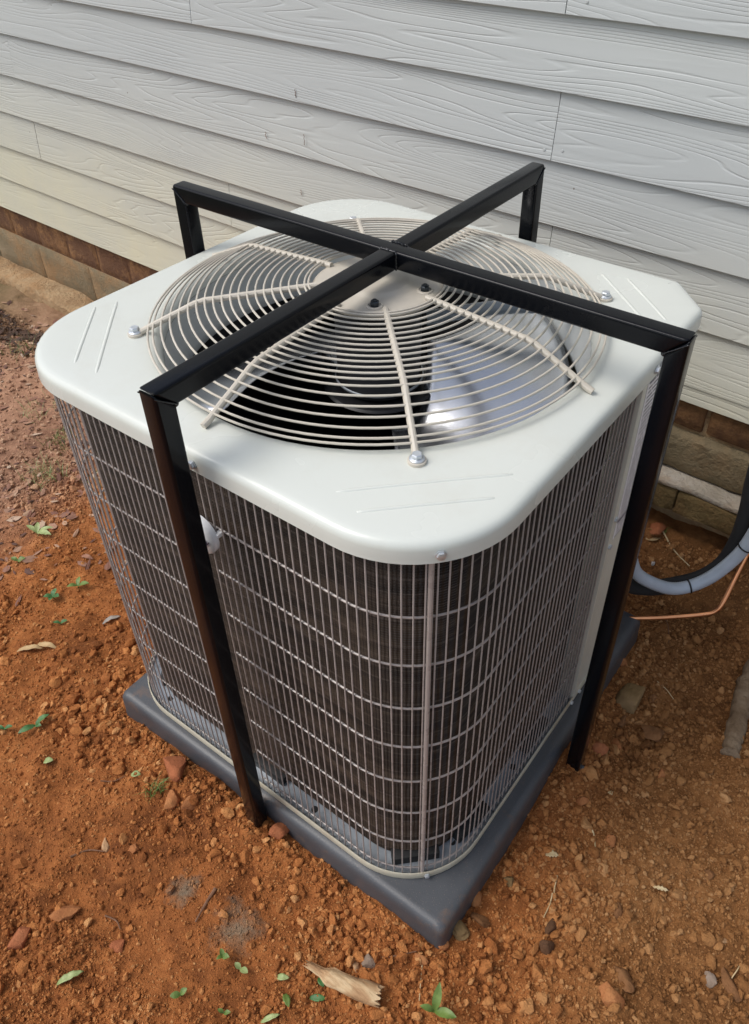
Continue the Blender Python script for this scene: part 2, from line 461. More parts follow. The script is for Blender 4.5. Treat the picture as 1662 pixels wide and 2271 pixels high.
def m_sticker():
    m, nt, b = mat_new('printed_label')
    v = coords(nt)
    sx = N(nt, 'ShaderNodeSeparateXYZ'); nt.links.new(v, sx.inputs[0])
    zz = math_(nt, 'MULTIPLY', sx.outputs[2], 1/.0085)
    row = math_(nt, 'FLOOR', zz); fr = math_(nt, 'FRACT', zz)
    line = math_(nt, 'LESS_THAN', fr, .5)
    cmb = N(nt, 'ShaderNodeCombineXYZ'); nt.links.new(math_(nt, 'MULTIPLY', sx.outputs[1], 190), cmb.inputs[0]); nt.links.new(math_(nt, 'MULTIPLY', row, 7.3), cmb.inputs[1])
    wd = noise_(nt, cmb.outputs[0], 1.0, 1)
    words = math_(nt, 'GREATER_THAN', wd, .40)
    cm2 = N(nt, 'ShaderNodeCombineXYZ'); nt.links.new(math_(nt, 'MULTIPLY', row, 3.7), cm2.inputs[0])
    par = math_(nt, 'GREATER_THAN', noise_(nt, cm2.outputs[0], .35, 1), .33)
    ed = math_(nt, 'GREATER_THAN', sx.outputs[1], .006)
    f = math_(nt, 'MULTIPLY', math_(nt, 'MULTIPLY', line, words), math_(nt, 'MULTIPLY', par, ed))
    c = mixc(nt, math_(nt, 'MULTIPLY', f, .75), (.84, .83, .86), (.05, .05, .07))
    nt.links.new(c, b.inputs['Base Color']); inp(b, Roughness=.45)
    return m
M_sticker = m_sticker()

# ------------------------------------------------------------------ ground
PX1, PX2, PY1, PY2 = -.416, .408, -.437, .408
PADT = .0713
def gh(x, y):
    """height of the soil"""
    x = np.asarray(x, float); y = np.asarray(y, float)
    near = np.exp(-np.maximum(0, np.hypot(x, y) - 2.5) / 3.0)
    h = -.05 * np.log1p(np.exp(-(x + .55) * 6)) / 6 * near
    h = h - .055 * sstep(.35, .62, y) * sstep(-.9, -1.5, x) * near
    h = h + .075 * sstep(.52, .74, y) * sstep(-.3, .2, x) * near
    h = h + .030*np.exp(-((x+.14)/.13)**2 - ((y+.475)/.045)**2)
    h = h + .014*np.exp(-((x+.30)/.12)**2 - ((y+.45)/.05)**2)
    h = h + .030*np.exp(-((x-.425)/.04)**2 - ((y-.02)/.15)**2)
    h = h + .016*np.exp(-((x-.1)/.2)**2 - ((y+.45)/.04)**2)
    h = h + .016*np.exp(-((x+.0)/.035)**2 - ((y+.475)/.030)**2) + .016*np.exp(-((x-.452)/.030)**2 - (y/.035)**2)
    h = h - .012*np.exp(-((x-.60)/.10)**2 - ((y-.30)/.10)**2)
    h = h + (fbm(x*5, y*5, 3, 1) - .5) * .040 * near + (fbm(x*17, y*17, 3, 4) - .5) * .024 * near
    return h
def rough_amt(x, y):
    a = sstep(.38, .60, fbm(np.asarray(x)*3.1 + 3, np.asarray(y)*3.1, 3, 9))
    d = np.maximum(np.maximum(PX1 - x, x - PX2), np.maximum(PY1 - y, y - PY2))
    return np.clip(.30 + a*.70 + .6*np.exp(-np.maximum(d, 0)/.14), .06, 1)
def gfine(x, y):
    x = np.asarray(x, float); y = np.asarray(y, float)
    near = np.exp(-np.maximum(0, np.hypot(x, y) - 1.4) / 1.0)
    r = rough_amt(x, y)
    n = np.abs(fbm(x*48, y*48, 3, 21) - .5)*2
    c = vnoise(x*120, y*120, 31)
    return near * r * ((n - .3) * .014 + (c - .5) * .006)

def axis(fine0, fine1, step, mid0, mid1, mstep, far):
    a = list(np.arange(fine0, fine1, step))
    lo = []; p = fine0 - mstep
    while p > mid0: lo.append(p); p -= mstep
    s = mstep
    while p > -far: lo.append(p); s *= 1.35; p -= s
    hi = []; p = a[-1] + mstep
    while p < mid1: hi.append(p); p += mstep
    s = mstep
    while p < far: hi.append(p); s *= 1.35; p += s
    return np.array(lo[::-1] + a + hi)
gx = axis(-1.35, 1.05, .0068, -3.4, 1.3, .015, 60)
gy = axis(-1.05, .80, .0068, -1.2, .95, .015, 60)
XX, YY = np.meshgrid(gx, gy, indexing='xy')
ZZ = gh(XX, YY) + gfine(XX, YY)
co = np.stack([XX, YY, ZZ], -1).reshape(-1, 3)
nx, ny = len(gx), len(gy)
ii = np.arange(nx*ny).reshape(ny, nx)
quads = np.stack([ii[:-1, :-1], ii[:-1, 1:], ii[1:, 1:], ii[1:, :-1]], -1).reshape(-1, 4)

def np_mesh(name, co, faces, tone=None, smooth=True):
    k = faces.shape[1]
    me = bpy.data.meshes.new(name)
    me.vertices.add(len(co)); me.vertices.foreach_set('co', co.astype(np.float32).ravel())
    me.loops.add(faces.size); me.loops.foreach_set('vertex_index', faces.astype(np.int32).ravel())
    me.polygons.add(len(faces)); me.polygons.foreach_set('loop_start', np.arange(0, faces.size, k, dtype=np.int32))
    if tone is not None:
        a = me.attributes.new('tone', 'FLOAT', 'POINT'); a.data.foreach_set('value', tone.astype(np.float32))
    me.polygons.foreach_set('use_smooth', np.full(len(faces), smooth))
    me.update(calc_edges=True)
    return me
tone_g = np.clip(.12 + (ZZ - gh(XX, YY)).ravel()*28 + (fbm(XX*60, YY*60, 2, 77).ravel() - .5)*.6, 0, 1)  # hollows between crumbs toned darker: crevice shade put into the colour
g = link('ground', np_mesh('ground', co, quads, tone_g), None, M_clay)
tag(g, 'bare red clay soil around the equipment pad', 'ground', kind='structure')

def icos(sub):
    if sub == 0:
        return (np.array([(1, 0, 0), (-1, 0, 0), (0, 1, 0), (0, -1, 0), (0, 0, 1), (0, 0, -1.)]),
                np.array([(0, 2, 4), (2, 1, 4), (1, 3, 4), (3, 0, 4), (2, 0, 5), (1, 2, 5), (3, 1, 5), (0, 3, 5)]))
    bm = bmesh.new(); bmesh.ops.create_icosphere(bm, subdivisions=sub, radius=1.0)
    v = np.array([p.co[:] for p in bm.verts]); f = np.array([[q.index for q in p.verts] for p in bm.faces]); bm.free()
    return v, f
def lump(sub, seed, amp=.35, flat=.75, cuts=5):
    v, f = icos(sub); r = np.random.default_rng(seed)
    out = np.array([mnoise.noise(Vector(p)*1.6 + Vector((seed*3.7, 0, 0))) + .45*mnoise.noise(Vector(p)*4.1 + Vector((seed*1.7, 5, 0))) for p in v])
    v = v * (1 + amp*out)[:, None]
    for _ in range(cuts):
        d = r.normal(size=3); d /= np.linalg.norm(d); lim = .42 + .40*r.random()
        t = v @ d; v = v - np.maximum(0, t - lim)[:, None] * d * .9
    v = v * np.array([1, .58 + .40*r.random(), flat*(.8 + .35*r.random())])
    return v, f
def scatter(name, n, sub, rmin, rmax, power, box, label, seed, nvar=10, dens=1.0, excl=.004):
    r = np.random.default_rng(seed)
    x = r.uniform(box[0], box[1], n*3); y = r.uniform(box[2], box[3], n*3)
    keep = ~((x > PX1 + .002) & (x < PX2 - .002) & (y > PY1 + .002) & (y < PY2 - .002))
    keep &= r.random(n*3) < rough_amt(x, y)**(1.1 if sub < 2 else 2.0) * dens
    # thin out far from the camera's reach
    keep &= (y < .70)
    x = x[keep][:n]; y = y[keep][:n]; m = len(x)
    rad = rmin * (1 - r.random(m)*(1 - (rmin/rmax)**power))**(-1/power)
    lim = np.maximum(np.maximum(PX1 - x, x - PX2), np.maximum(PY1 - y, y - PY2))
    rad = np.minimum(rad, np.maximum(lim*1.0, rmin*.8))
    z = gh(x, y) + gfine(x, y) + rad*.25
    V = [lump(sub, seed*100 + k, .55, .75, cuts=5 if sub > 0 else 2) for k in range(nvar)]
    nv = len(V[0][0]); nf = len(V[0][1])
    allv = np.empty((m, nv, 3)); which = r.integers(0, nvar, m)
    base = np.stack([v for v, f in V])
    q = r.normal(size=(m, 4)); q /= np.linalg.norm(q, axis=1)[:, None]
    w, a, b, c = q.T
    R = np.stack([1-2*(b*b+c*c), 2*(a*b-c*w), 2*(a*c+b*w), 2*(a*b+c*w), 1-2*(a*a+c*c), 2*(b*c-a*w), 2*(a*c-b*w), 2*(b*c+a*w), 1-2*(a*a+b*b)], -1).reshape(m, 3, 3)
    allv = np.einsum('mij,mvj->mvi', R, base[which] * rad[:, None, None]) + np.stack([x, y, z], -1)[:, None, :]
    F = (V[0][1][None] + (np.arange(m)*nv)[:, None, None]).reshape(-1, 3)
    tone = np.repeat(np.clip(.55 + r.normal(size=m)*.32, 0, 1.3), nv)
    o = link(name, np_mesh(name, allv.reshape(-1, 3), F, tone, smooth=False), None, M_clay)
    tag(o, label, 'soil', kind='stuff')
    return o
scatter('soil_grains', 150000, 0, .0011, .0036, 1.5, (-1.15, .95, -.98, .70), 'fine angular grains of red clay covering the bare soil', 9, nvar=16)
scatter('soil_crumbs', 34000, 1, .0022, .0068, 1.9, (-1.30, 1.0, -1.0, .70), 'red clay crumbs strewn over the bare soil', 3)
scatter('soil_crumbs', 14000, 1, .003, .012, 1.9, (-2.7, -1.25, -.5, .62), 'coarse pale crumbs of washed soil at the far left', 6)
scatter('soil_clods', 300, 2, .0055, .0165, 2.0, (-.52, .44, -.545, -.428), 'chunky clay clods banked against the front of the pad', 12, nvar=16, dens=2)
scatter('soil_clods', 260, 2, .0055, .0150, 2.0, (.40, .58, -.46, .44), 'chunky brown clods banked against the right side of the pad', 13, nvar=16, dens=2)
scatter('soil_clods', 300, 2, .0055, .0180, 1.8, (-.66, -.39, -.56, .10), 'chunky clay clods heaped left of the pad', 14, nvar=16, dens=2)
scatter('soil_clods', 7600, 2, .0042, .0150, 2.7, (-1.30, 1.0, -1.0, .70), 'small rounded clay clods lying over the bare soil', 4, nvar=14)

# ------------------------------------------------------------------ house
WY = -.0376; YW = .751; Z0 = .194; EX = .1409
house = empty('house', (0, 0, 0), WY)
tag(house, 'house wall clad in pale grey lap siding above a brick and block foundation', 'house')
BT = .0145
def plank(x0, x1, z0, z1):
    """one lap board, its own origin at the lower left front corner"""
    mb = MB(); n = max(2, int((x1 - x0)/.25)); L = x1 - x0; H = z1 - z0
    prof = [(0.0, .0012), (.0014, 0.0), (H, H/EX*BT*.92), (H, H/EX*BT*.92 + .007), (0.0, .0135)]
    vs = []
    for i in range(n + 1):
        x = L*i/n
        for (z, y) in prof: vs.append((x, y + .0006*math.sin(x*2.1 + z0*40), z))
    k = len(prof); fs = []
    for i in range(n):
        for j in range(k):
            a = i*k + j; b = i*k + (j + 1) % k
            fs.append((a, b, b + k, a + k))
    fs.append(tuple(range(k))); fs.append(tuple(n*k + j for j in range(k - 1, -1, -1)))
    mb.add(vs, fs)
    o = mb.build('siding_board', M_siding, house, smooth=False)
    o.location = (x0, YW, z0)
    return o
XL, XR = -6.4, 5.2
joints = {0: [-4.4, -.30], 1: [-1.05, -.30], 2: [-4.6, -2.30, -1.254], 3: [-3.8, -.135], 4: [-5.97, -2.319, 1.34], 5: [-3.81, -.153, 3.5],
          6: [-4.9, -1.3, 2.36], 7: [-3.82, -.158, 3.5], 8: [-2.4, 1.25], 9: [-4.0, -.9, 2.7], 10: [-2.9, .75], 11: [-1.8, 1.8], 12: [-3.5, .2], 13: [-2.2, 1.4], 14: [-1.1, 2.5], 15: [-3.2, .5]}
for k in range(16):
    xs = [XL] + joints[k] + [XR]
    for a, b in zip(xs[:-1], xs[1:]):
        z0 = Z0 + EX*k; z1 = z0 + EX + .022
        if k in (0, 1) and a >= -.301: continue           # foundation steps up to the right
        plank(a + .0009, b - .0009, z0, z1)
# shortened starter board on the stepped part
sb = plank(-.299, XR, .434, Z0 + 2*EX + .020)
for (nxx, nz) in ((-.172, Z0+5*EX+.020), (-.128, Z0+5*EX+.026), (-.20, Z0+7*EX+.024), (-.115, Z0+7*EX+.026)):
    mb = MB(); mb.lathe([(.0001, .0006), (.0026, .0006), (.0034, 0)], 10)
    o = mb.build('nail', M_siding, house); o.location = (nxx, YW + .0008, nz); o.rotation_euler = (PI/2, 0, 0)
# sheathing behind the boards
mb = MB(); mb.box((XL, YW + .0235, Z0 + .012), (-.302, YW + .14, Z0 + 16*EX)); mb.box((-.3015, YW + .0235, .4345), (XR, YW + .14, Z0 + 16*EX)); mb.build('sheathing', M_inside, house, smooth=False)
# mud on the wall : small dry wisps
for (wx, wz, l) in ((-.92, .93, .02), (-.90, .82, .028), (-1.05, .80, .018), (-.93, .665, .016)):
    mb = MB(); pts = []
    for i in range(6):
        pts.append((wx + random.uniform(-.003, .003), YW - .0006 + (wz % .1)*0, wz - l*i/5))
    mb.tube(pts, .0008, 5); mb.build('mud_wisp', M_twig, house)

found = empty('foundation'); found.parent = house
def slab(name, lo, hi, mat, amp=.002, res=.022, seed=0, bev=.004):
    """roughened box; verts of the front are jittered"""
    o0 = Vector(((lo[0]+hi[0])/2, lo[1], lo[2]))
    bm = bmesh.new()
    sx, sy, sz = (hi[i] - lo[i] for i in range(3))
    bmesh.ops.create_cube(bm, size=1)
    for v in bm.verts: v.co = Vector((v.co.x*sx, (v.co.y + .5)*sy, (v.co.z + .5)*sz))
    bmesh.ops.bevel(bm, geom=bm.edges[:], offset=bev, segments=1, affect='EDGES')
    long = max(sx, sz)
    for ax, s in ((0, sx), (2, sz)):
        n = min(40, int(s/res))
        for i in range(1, n):
            p = Vector((0, 0, 0)); p[ax] = (-s/2 + s*i/n) if ax == 0 else s*i/n
            nn = Vector((0, 0, 0)); nn[ax] = 1
            bmesh.ops.bisect_plane(bm, geom=bm.verts[:] + bm.edges[:] + bm.faces[:], plane_co=p, plane_no=nn)
    for v in bm.verts:
        q = v.co + o0 + Vector((seed, 0, 0))
        v.co += Vector((mnoise.noise(q*22), mnoise.noise(q*25 + Vector((9, 0, 0))), mnoise.noise(q*22 + Vector((0, 7, 0))))) * amp
    me = bpy.data.meshes.new(name); bm.to_mesh(me); bm.free(); shade(me, True, 50)
    o = link(name, me, found, mat); o.location = o0
    return o
# left part : brick course, block course, footing ledge
core = MB(); core.box((XL, YW + .0268, .060), (-.30, YW + .14, .205)); core.build('mortar', M_brick, found, smooth=False)
core = MB(); core.box((XL, YW + .0275, -.45), (-.30, YW + .14, .0595)); core.box((-.2995, YW + .032, -.45), (XR, YW + .14, .433))
core.build('mortar', M_mortar, found, smooth=False)
x = -3.95; i = 0
while x < -.62:
    slab('brick', (x, YW + .0256, .064), (x + .194, YW + .1, .188), M_brick, .0016, .03, i, .002); x += .203; i += 1
x = -3.66; i = 0
while x < -.65:
    slab('concrete_block', (x, YW + .0252, -.110), (x + .3590, YW + .1, .0585), M_block, .0010, .045, i + 50, .0010); x += .361; i += 1
slab('footing', (-4.2, YW - .085, -.40), (-.4, YW + .08, -.100), M_mortar, .020, .04, 3, .012)
# right part : brick course, rough block, mortar ledge, lower block
x = -.285; i = 0
while x < 2.6:
    slab('brick', (x, YW + .022, .352), (x + .193, YW + .1, .428), M_brickR, .0026, .03, i + 20); x += .203 ; i += 1
x = -.28; i = 0
while x < 2.4:
    slab('concrete_block', (x, YW + .003, .238), (x + .88, YW + .1, .341), M_blockR, .005, .03, i + 90, .006); x += .89; i += 1
slab('footing', (-.3, .7025, .2205), (2.6, YW + .06, .2345), M_ledge, .006, .014, 8, .002)
x = -.28
for i in range(5):
    w = (.597, .40, .40, .40, .40)[i]
    slab('concrete_block', (x, .705, .150), (x + w - .005, YW + .06, .2185), M_moss, .005, .022, i + 130, .003); x += w

# ------------------------------------------------------------------ equipment pad
pad = empty('equipment_pad', (0, 0, 0))
tag(pad, 'dark grey plastic equipment pad under the condenser unit, half bedded in red clay', 'pad')
def rrect(x0, x1, y0, y1, r, seg=8):
    pts = []
    for cx, cy, a0 in ((x1 - r, y1 - r, 0), (x0 + r, y1 - r, 90), (x0 + r, y0 + r, 180), (x1 - r, y0 + r, 270)):
        for i in range(seg + 1):
            a = math.radians(a0 + 90*i/seg); pts.append((cx + r*math.cos(a), cy + r*math.sin(a)))
    return pts
def loft(rows, cap0=False, cap1=False):
    mb = MB(); n = len(rows[0]); vs = [p for r in rows for p in r]; fs = []
    for i in range(len(rows) - 1):
        for k in range(n):
            l = (k + 1) % n; fs.append((i*n + k, i*n + l, (i+1)*n + l, (i+1)*n + k))
    if cap0: fs.append(tuple(range(n - 1, -1, -1)))
    if cap1: fs.append(tuple((len(rows)-1)*n + k for k in range(n)))
    mb.add(vs, fs); return mb
def subdiv_path(pts, step):
    out = []
    n = len(pts)
    for i in range(n):
        a = Vector(pts[i]); b = Vector(pts[(i+1) % n]); m = max(1, int((b - a).length/step))
        for j in range(m): out.append(tuple(a + (b - a)*j/m))
    return out
rows = []
for ins, z in ((.0018, -.06), (.002, .007), (.0030, .020), (.0035, .046), (.0045, .058), (.0075, .0655), (.0125, .0697), (.020, PADT)):
    o_ = rrect(PX1 + ins, PX2 - ins, PY1 + ins, PY2 - ins, max(.008, .013 - ins*.2))
    rows.append([(p[0], p[1], z) for p in o_])
loft(rows, cap1=True).build('pad_body', M_pad, pad, angle=60)

# ------------------------------------------------------------------ condenser unit
UY = -.0135
unit = empty('condenser_unit', (0, 0, 0), UY)
tag(unit, 'off white outdoor air conditioner condenser with wire sides and round top fan guard', 'air conditioner')
A1, A2, B1, B2, HT = -.4347, .3794, -.4217, .3879, .8877
GX, GY = -.0203, -.0156
RC = .155
def outline(ins, r=RC, cham=True, seg=14):
    """rounded square with one chamfered corner (+x,+y)"""
    x0, x1, y0, y1 = A1 + ins, A2 - ins, B1 + ins, B2 - ins
    rr = r - ins; pts = []
    c = .412*ins
    p1 = (x1, .314 - c); p2 = (.310 - c, y1)
    rb = .012
    def corner(pa, pv, pb, rad, k=5):
        pa, pv, pb = Vector(pa), Vector(pv), Vector(pb)
        a = (pa - pv).normalized(); b = (pb - pv).normalized()
        s = pv + a*rad; e = pv + b*rad
        return [tuple((s*(1-t)**2 + pv*2*t*(1-t) + e*t*t)) for t in [i/k for i in range(k + 1)]]
    pts += corner((x1, 0), p1, p2, rb); pts += corner(p1, p2, (0, y1), rb)
    for cx, cy, a0 in ((x0 + rr, y1 - rr, 90), (x0 + rr, y0 + rr, 180), (x1 - rr, y0 + rr, 270)):
        for i in range(seg + 1):
            a = math.radians(a0 + 90*i/seg); pts.append((cx + rr*math.cos(a), cy + rr*math.sin(a)))
    return pts
# lid : rolled edge, gentle dome, round discharge hole
def ring_at(n_out, rad, z):
    return [(GX + rad*math.cos(t), GY + rad*math.sin(t), z) for t in n_out]
base_out = subdiv_path([(p[0], p[1]) for p in outline(0)], .03)
def out_ins(ins):
    # same point count for every inset : move base points inwards along their normals
    pts = [Vector(p) for p in base_out]; n = len(pts); res = []
    for i in range(n):
        t = (pts[(i+1) % n] - pts[i-1]).normalized(); nn = Vector((-t.y, t.x))
        res.append(pts[i] + nn*ins)
    return res
rows = []
for ins, z in ((.007, HT - .029), (.0025, HT - .032), (0, HT - .0305), (.0005, HT - .022), (.0008, HT - .0125), (.0020, HT - .0075), (.0048, HT - .0035), (.009, HT - .0012), (.015, HT - .0003), (.028, HT + .0006)):
    rows.append([(p.x, p.y, z) for p in out_ins(ins)])
angs = [math.atan2(p.y - GY, p.x - GX) for p in out_ins(.028)]
RH = .328
inner = [(GX + RH*1.055*math.cos(t), GY + RH*1.055*math.sin(t)) for t in angs]
edge = out_ins(.028)
for t in (.2, .4, .6, .8, 1.0):
    rows.append([(e.x*(1-t) + q[0]*t, e.y*(1-t) + q[1]*t, HT + .0006 + .0022*math.sin(t*PI/2)) for e, q in zip(edge, inner)])
for f, z in ((1.035, .0018), (1.022, -.0003), (1.010, -.004), (1.002, -.0085), (1.0, -.016)):
    rows.append(ring_at(angs, RH*f, HT + z))
lid = loft(rows).build('lid', M_lid, unit, angle=60)
from mathutils.bvhtree import BVHTree
lid_bvh = BVHTree.FromPolygons([v.co for v in lid.data.vertices], [tuple(p.vertices) for p in lid.data.polygons])
def lid_z(x, y):
    h_ = lid_bvh.ray_cast(Vector((x, y, HT + .1)), Vector((0, 0, -1)))[0]
    return h_.z if h_ else HT
# embossed ribs (corner pairs)
for a, b in (((-.407, -.251), (-.287, -.379)), ((-.393, -.219), (-.239, -.379)), ((.192, -.376), (.346, -.222)), ((.233, -.388), (.350, -.272)), ((.190, .330), (.314, .219)), ((.233, .339), (.346, .237))):
    a = Vector((*a, HT - .0008)); b = Vector((*b, HT - .0008)); mb = MB()
    pts = [a, a.lerp(b, .02), a.lerp(b, .06)] + [a.lerp(b, t/8) for t in range(1, 8)] + [a.lerp(b, .94), a.lerp(b, .98), b]
    pts = [Vector((p.x, p.y, lid_z(p.x, p.y) - .0018)) for p in pts]
    mb.tube(pts, [.0004, .0024, .0031] + [.0033]*7 + [.0031, .0024, .0004], 12); mb.build('rib', M_lid, lid)
# discharge throat
mb = MB(); mb.lathe([(RH, HT - .0165), (RH - .001, HT - .03), (RH - .008, HT - .055), (RH - .010, HT - .085), (RH - .004, HT - .105), (RH + .02, HT - .115)], 72, (GX, GY))
mb.build('fan_shroud', M_orif, unit, angle=80)
# drops of rain on the lid
for (dx_, dy_, r_) in ((-.30, -.165, .004), (-.276, -.15, .0026), (-.262, -.172, .003), (-.29, -.128, .0045), (-.254, -.125, .0032), (-.268, -.19, .0025)):
    zw = lid_z(dx_, dy_) - .0002
    mb = MB(); mb.lathe([(r_, zw), (r_*.9, zw + r_*.14), (r_*.6, zw + r_*.26), (.0002, zw + r_*.32)], 14, (dx_, dy_)); mb.build('water_droplet', M_water, unit)

# fan guard -----------------------------------------------------------
guard = empty('fan_guard'); guard.parent = unit
def gz(r):
    if r < .265: return HT + .061 - .012*(r - .095)/.17
    return HT + .049 - .041*((r - .265)/.090)
rings = [.1030, .1090] + [.1075 + .01245*i for i in range(1, 14)] + [.2825, .2965, .3105, .3245, .3375, .3455]
for r in rings:
    mb = MB(); n = 64 if r < .2 else 96
    mb.tube([(GX + r*math.cos(2*PI*i/n), GY + r*math.sin(2*PI*i/n), gz(r) + .0035) for i in range(n)], .0017, 8, closed=True)
    mb.build('guard_ring', M_guard, guard)
HEX = lambda mb, c, r, z0, z1: mb.lathe([(r, z0), (r, z1 - .0012), (r*.86, z1)], 6, c, cap_bot=True)
for i in range(8):
    a = PI/4*i; bolted = i % 2 == 1
    mb = MB(); rs = [.09, .12, .16, .20, .24, .258, .265, .272, .30, .33, .348, .356] + ([.362] if bolted else [.364])
    pts = [(GX + r*math.cos(a), GY + r*math.sin(a), max(gz(r) + (.0008 if abs(r - .265) > .003 else -.0006), HT + .0060)) for r in rs]
    rad = [.0047 + (.0003 if j % 2 else 0) for j in range(len(rs))]
    mb.tube(pts, rad, 10); sp = mb.build('guard_spoke', M_guard, guard)
    if bolted:
        c = (GX + .3665*math.cos(a), GY + .3665*math.sin(a))
        mb = MB(); mb.lathe([(.0118, HT + .0025), (.0118, HT + .0065), (.0105, HT + .0072), (.0005, HT + .0072)], 24, c); mb.build('spoke_eye', M_guard, guard)
        mb = MB(); mb.lathe([(.0098, HT + .0074), (.0098, HT + .0088), (.0085, HT + .0098), (.0066, HT + .0102)], 24, c); HEX(mb, c, .0070, HT + .0100, HT + .0158); mb.build('bolt', M_bolt, guard, angle=30)
mb = MB(); Z = HT
mb.lathe([(.0005, Z + .0660), (.045, Z + .0660), (.049, Z + .0652), (.053, Z + .0625), (.060, Z + .0615), (.090, Z + .0605), (.0965, Z + .0590), (.0995, Z + .0555), (.0990, Z + .0530), (.0950, Z + .0540), (.07, Z + .0560), (.0005, Z + .0560)], 64, (GX, GY))
mb.build('centre_plate', M_guard, guard, angle=50)
for i in range(3):
    a = math.radians((-55, 14, 95)[i]); c = (GX + .077*math.cos(a), GY + .077*math.sin(a))
    mb = MB(); mb.lathe([(.0125, Z + .0610), (.0115, Z + .0627), (.0095, Z + .0630), (.0090, Z + .0613)], 24, c); mb.build('bolt_seat', M_guard, guard)
    mb = MB(); HEX(mb, c, .0068, Z + .0608, Z + .0690); mb.lathe([(.0036, Z + .069), (.0036, Z + .0708), (.003, Z + .0712)], 12, c, cap_bot=True); mb.build('motor_nut', M_darkbolt, guard, angle=30)

# motor and blades ------------------------------------------------------
mb = MB(); mb.lathe([(.030, Z + .0555), (.062, Z + .050), (.067, Z + .044), (.068, Z + .03), (.068, Z - .098), (.070, Z - .100), (.0715, Z - .104), (.070, Z - .108), (.03, Z - .112)], 48, (GX, GY), cap_bot=True)
mot = mb.build('fan_motor', M_black, unit, angle=45)
mb = MB(); mb.lathe([(.0705, Z - .0975), (.0726, Z - .0985), (.0726, Z - .1010), (.0705, Z - .1020)], 48, (GX, GY)); mb.build('motor_band', M_pan, mot)
fan = empty('fan'); fan.parent = unit
mb = MB(); mb.lathe([(.02, Z - .113), (.088, Z - .114), (.092, Z - .117), (.088, Z - .121), (.02, Z - .122)], 48, (GX, GY), cap_bot=True); mb.build('fan_hub', M_black, fan)
def blade(a0, a1):
    vs = []; fs = []; nr, na = 14, 26
    for i in range(nr + 1):
        u = i/nr; r = .078 + (.315 - .078)*u
        lead = math.radians(a0) + .22*(1 - u) ; trail = math.radians(a1) - .55*(1 - u)**1.3
        for j in range(na + 1):
            t = j/na
            a = lead + (trail - lead)*t
            rr = r
            if u > .55: rr = r - .040*((u - .55)/.45)*(max(0, .16 - t)/.16)**2 - .030*((u - .55)/.45)*(max(0, t - .88)/.12)**2
            q = max(0.0, (t - .18)/.82); z = Z - .188 + .012*t + .128*(q*q*(2.2 - 1.2*q)) + (1 - u)*.035*(1 - t)
            vs.append((GX + rr*math.cos(a), GY + rr*math.sin(a), z))
    w = na + 1
    for i in range(nr):
        for j in range(na): fs.append((i*w + j, (i+1)*w + j, (i+1)*w + j + 1, i*w + j + 1))
    mb = MB(); mb.add(vs, fs); me = mb.mesh('fan_blade', angle=80)
    o = link('fan_blade', me, fan, M_blade)
    md = o.modifiers.new('thick', 'SOLIDIFY'); md.thickness = .0016
    return o
for q in (0, 180): blade(-52 + q, 76 + q)
# flexible conduit from the motor
mb = MB(); pts = [(GX + .055, GY + .05, Z - .005), (GX + .10, GY + .105, Z - .002), (GX + .15, GY + .165, Z - .004), (GX + .20, GY + .225, Z - .018), (GX + .235, GY + .262, Z - .05)]
def spline(pts, n):
    P_ = [Vector(p) for p in pts]; P_ = [P_[0]*2 - P_[1]] + P_ + [P_[-1]*2 - P_[-2]]; out = []
    m = len(P_) - 3
    for s in range(n + 1):
        u = s/n*m; i = min(int(u), m - 1); t = u - i
        a, b, c, d = P_[i:i+4]
        out.append(.5*((2*b) + (c - a)*t + (2*a - 5*b + 4*c - d)*t*t + (3*b - a - 3*c + d)*t**3))
    return out
def ribbed(pts, r, pitch, n, amp=.05, seg=14):
    sp = spline(pts, n); mb = MB()
    mb.tube(sp, [r*(1 + amp*(1 if i % 2 else -1)) for i in range(len(sp))], seg); return mb
ribbed(pts, .0115, .004, 70, .03).build('motor_conduit', M_cond2, unit, angle=80)

# coil ----------------------------------------------------------------
ZB = PADT
def path_open(ins):
    """wire path in plan : right face panel edge -> near corner -> front -> left corner -> left -> back corner -> back"""
    x0, x1, y0, y1 = A1 + ins, A2 - ins, B1 + ins, B2 - ins; rr = RC - ins
    pts = [(x1, .104)]
    def arc(cx, cy, s, e):
        return [(cx + rr*math.cos(math.radians(s + (e - s)*i/16)), cy + rr*math.sin(math.radians(s + (e - s)*i/16))) for i in range(17)]
    pts += arc(x1 - rr, y0 + rr, 0, -90); pts += arc(x0 + rr, y0 + rr, -90, -180); pts += arc(x0 + rr, y1 - rr, 180, 90)
    pts.append((.12, y1))
    return pts
def resample(pts, step):
    P_ = [Vector(p) for p in pts]; L = [0]
    for a, b in zip(P_, P_[1:]): L.append(L[-1] + (b - a).length)
    n = int(L[-1]/step); out = []; j = 0
    for i in range(n + 1):
        s = L[-1]*i/n
        while j < len(L) - 2 and L[j+1] < s: j += 1
        t = (s - L[j])/max(1e-9, L[j+1] - L[j]); out.append((P_[j].lerp(P_[j+1], t), s))
    return out, L[-1]
cp, _ = resample(path_open(.043), .016)
cp = [p for p, s in cp]
def coil_mesh():
    rows = []; z = ZB + .0165; dz = .00235; k = 0; vs = []; fs = []
    nrm = []
    for i in range(len(cp)):
        t = (cp[min(i+1, len(cp)-1)] - cp[max(i-1, 0)]).normalized(); nrm.append(Vector((-t.y, t.x)) * -1)
    nz = int((HT - .030 - z)/dz); n = len(cp)
    for k in range(nz):
        off = .0016 if k % 2 else 0
        for p, nn in zip(cp, nrm): vs.append((p.x - nn.x*off, p.y - nn.y*off, z + k*dz))
    for k in range(nz - 1):
        for i in range(n - 1): fs.append((k*n + i, k*n + i + 1, (k+1)*n + i + 1, (k+1)*n + i))
    mb = MB(); mb.add(vs, fs); return mb.mesh('coil', smooth=False)
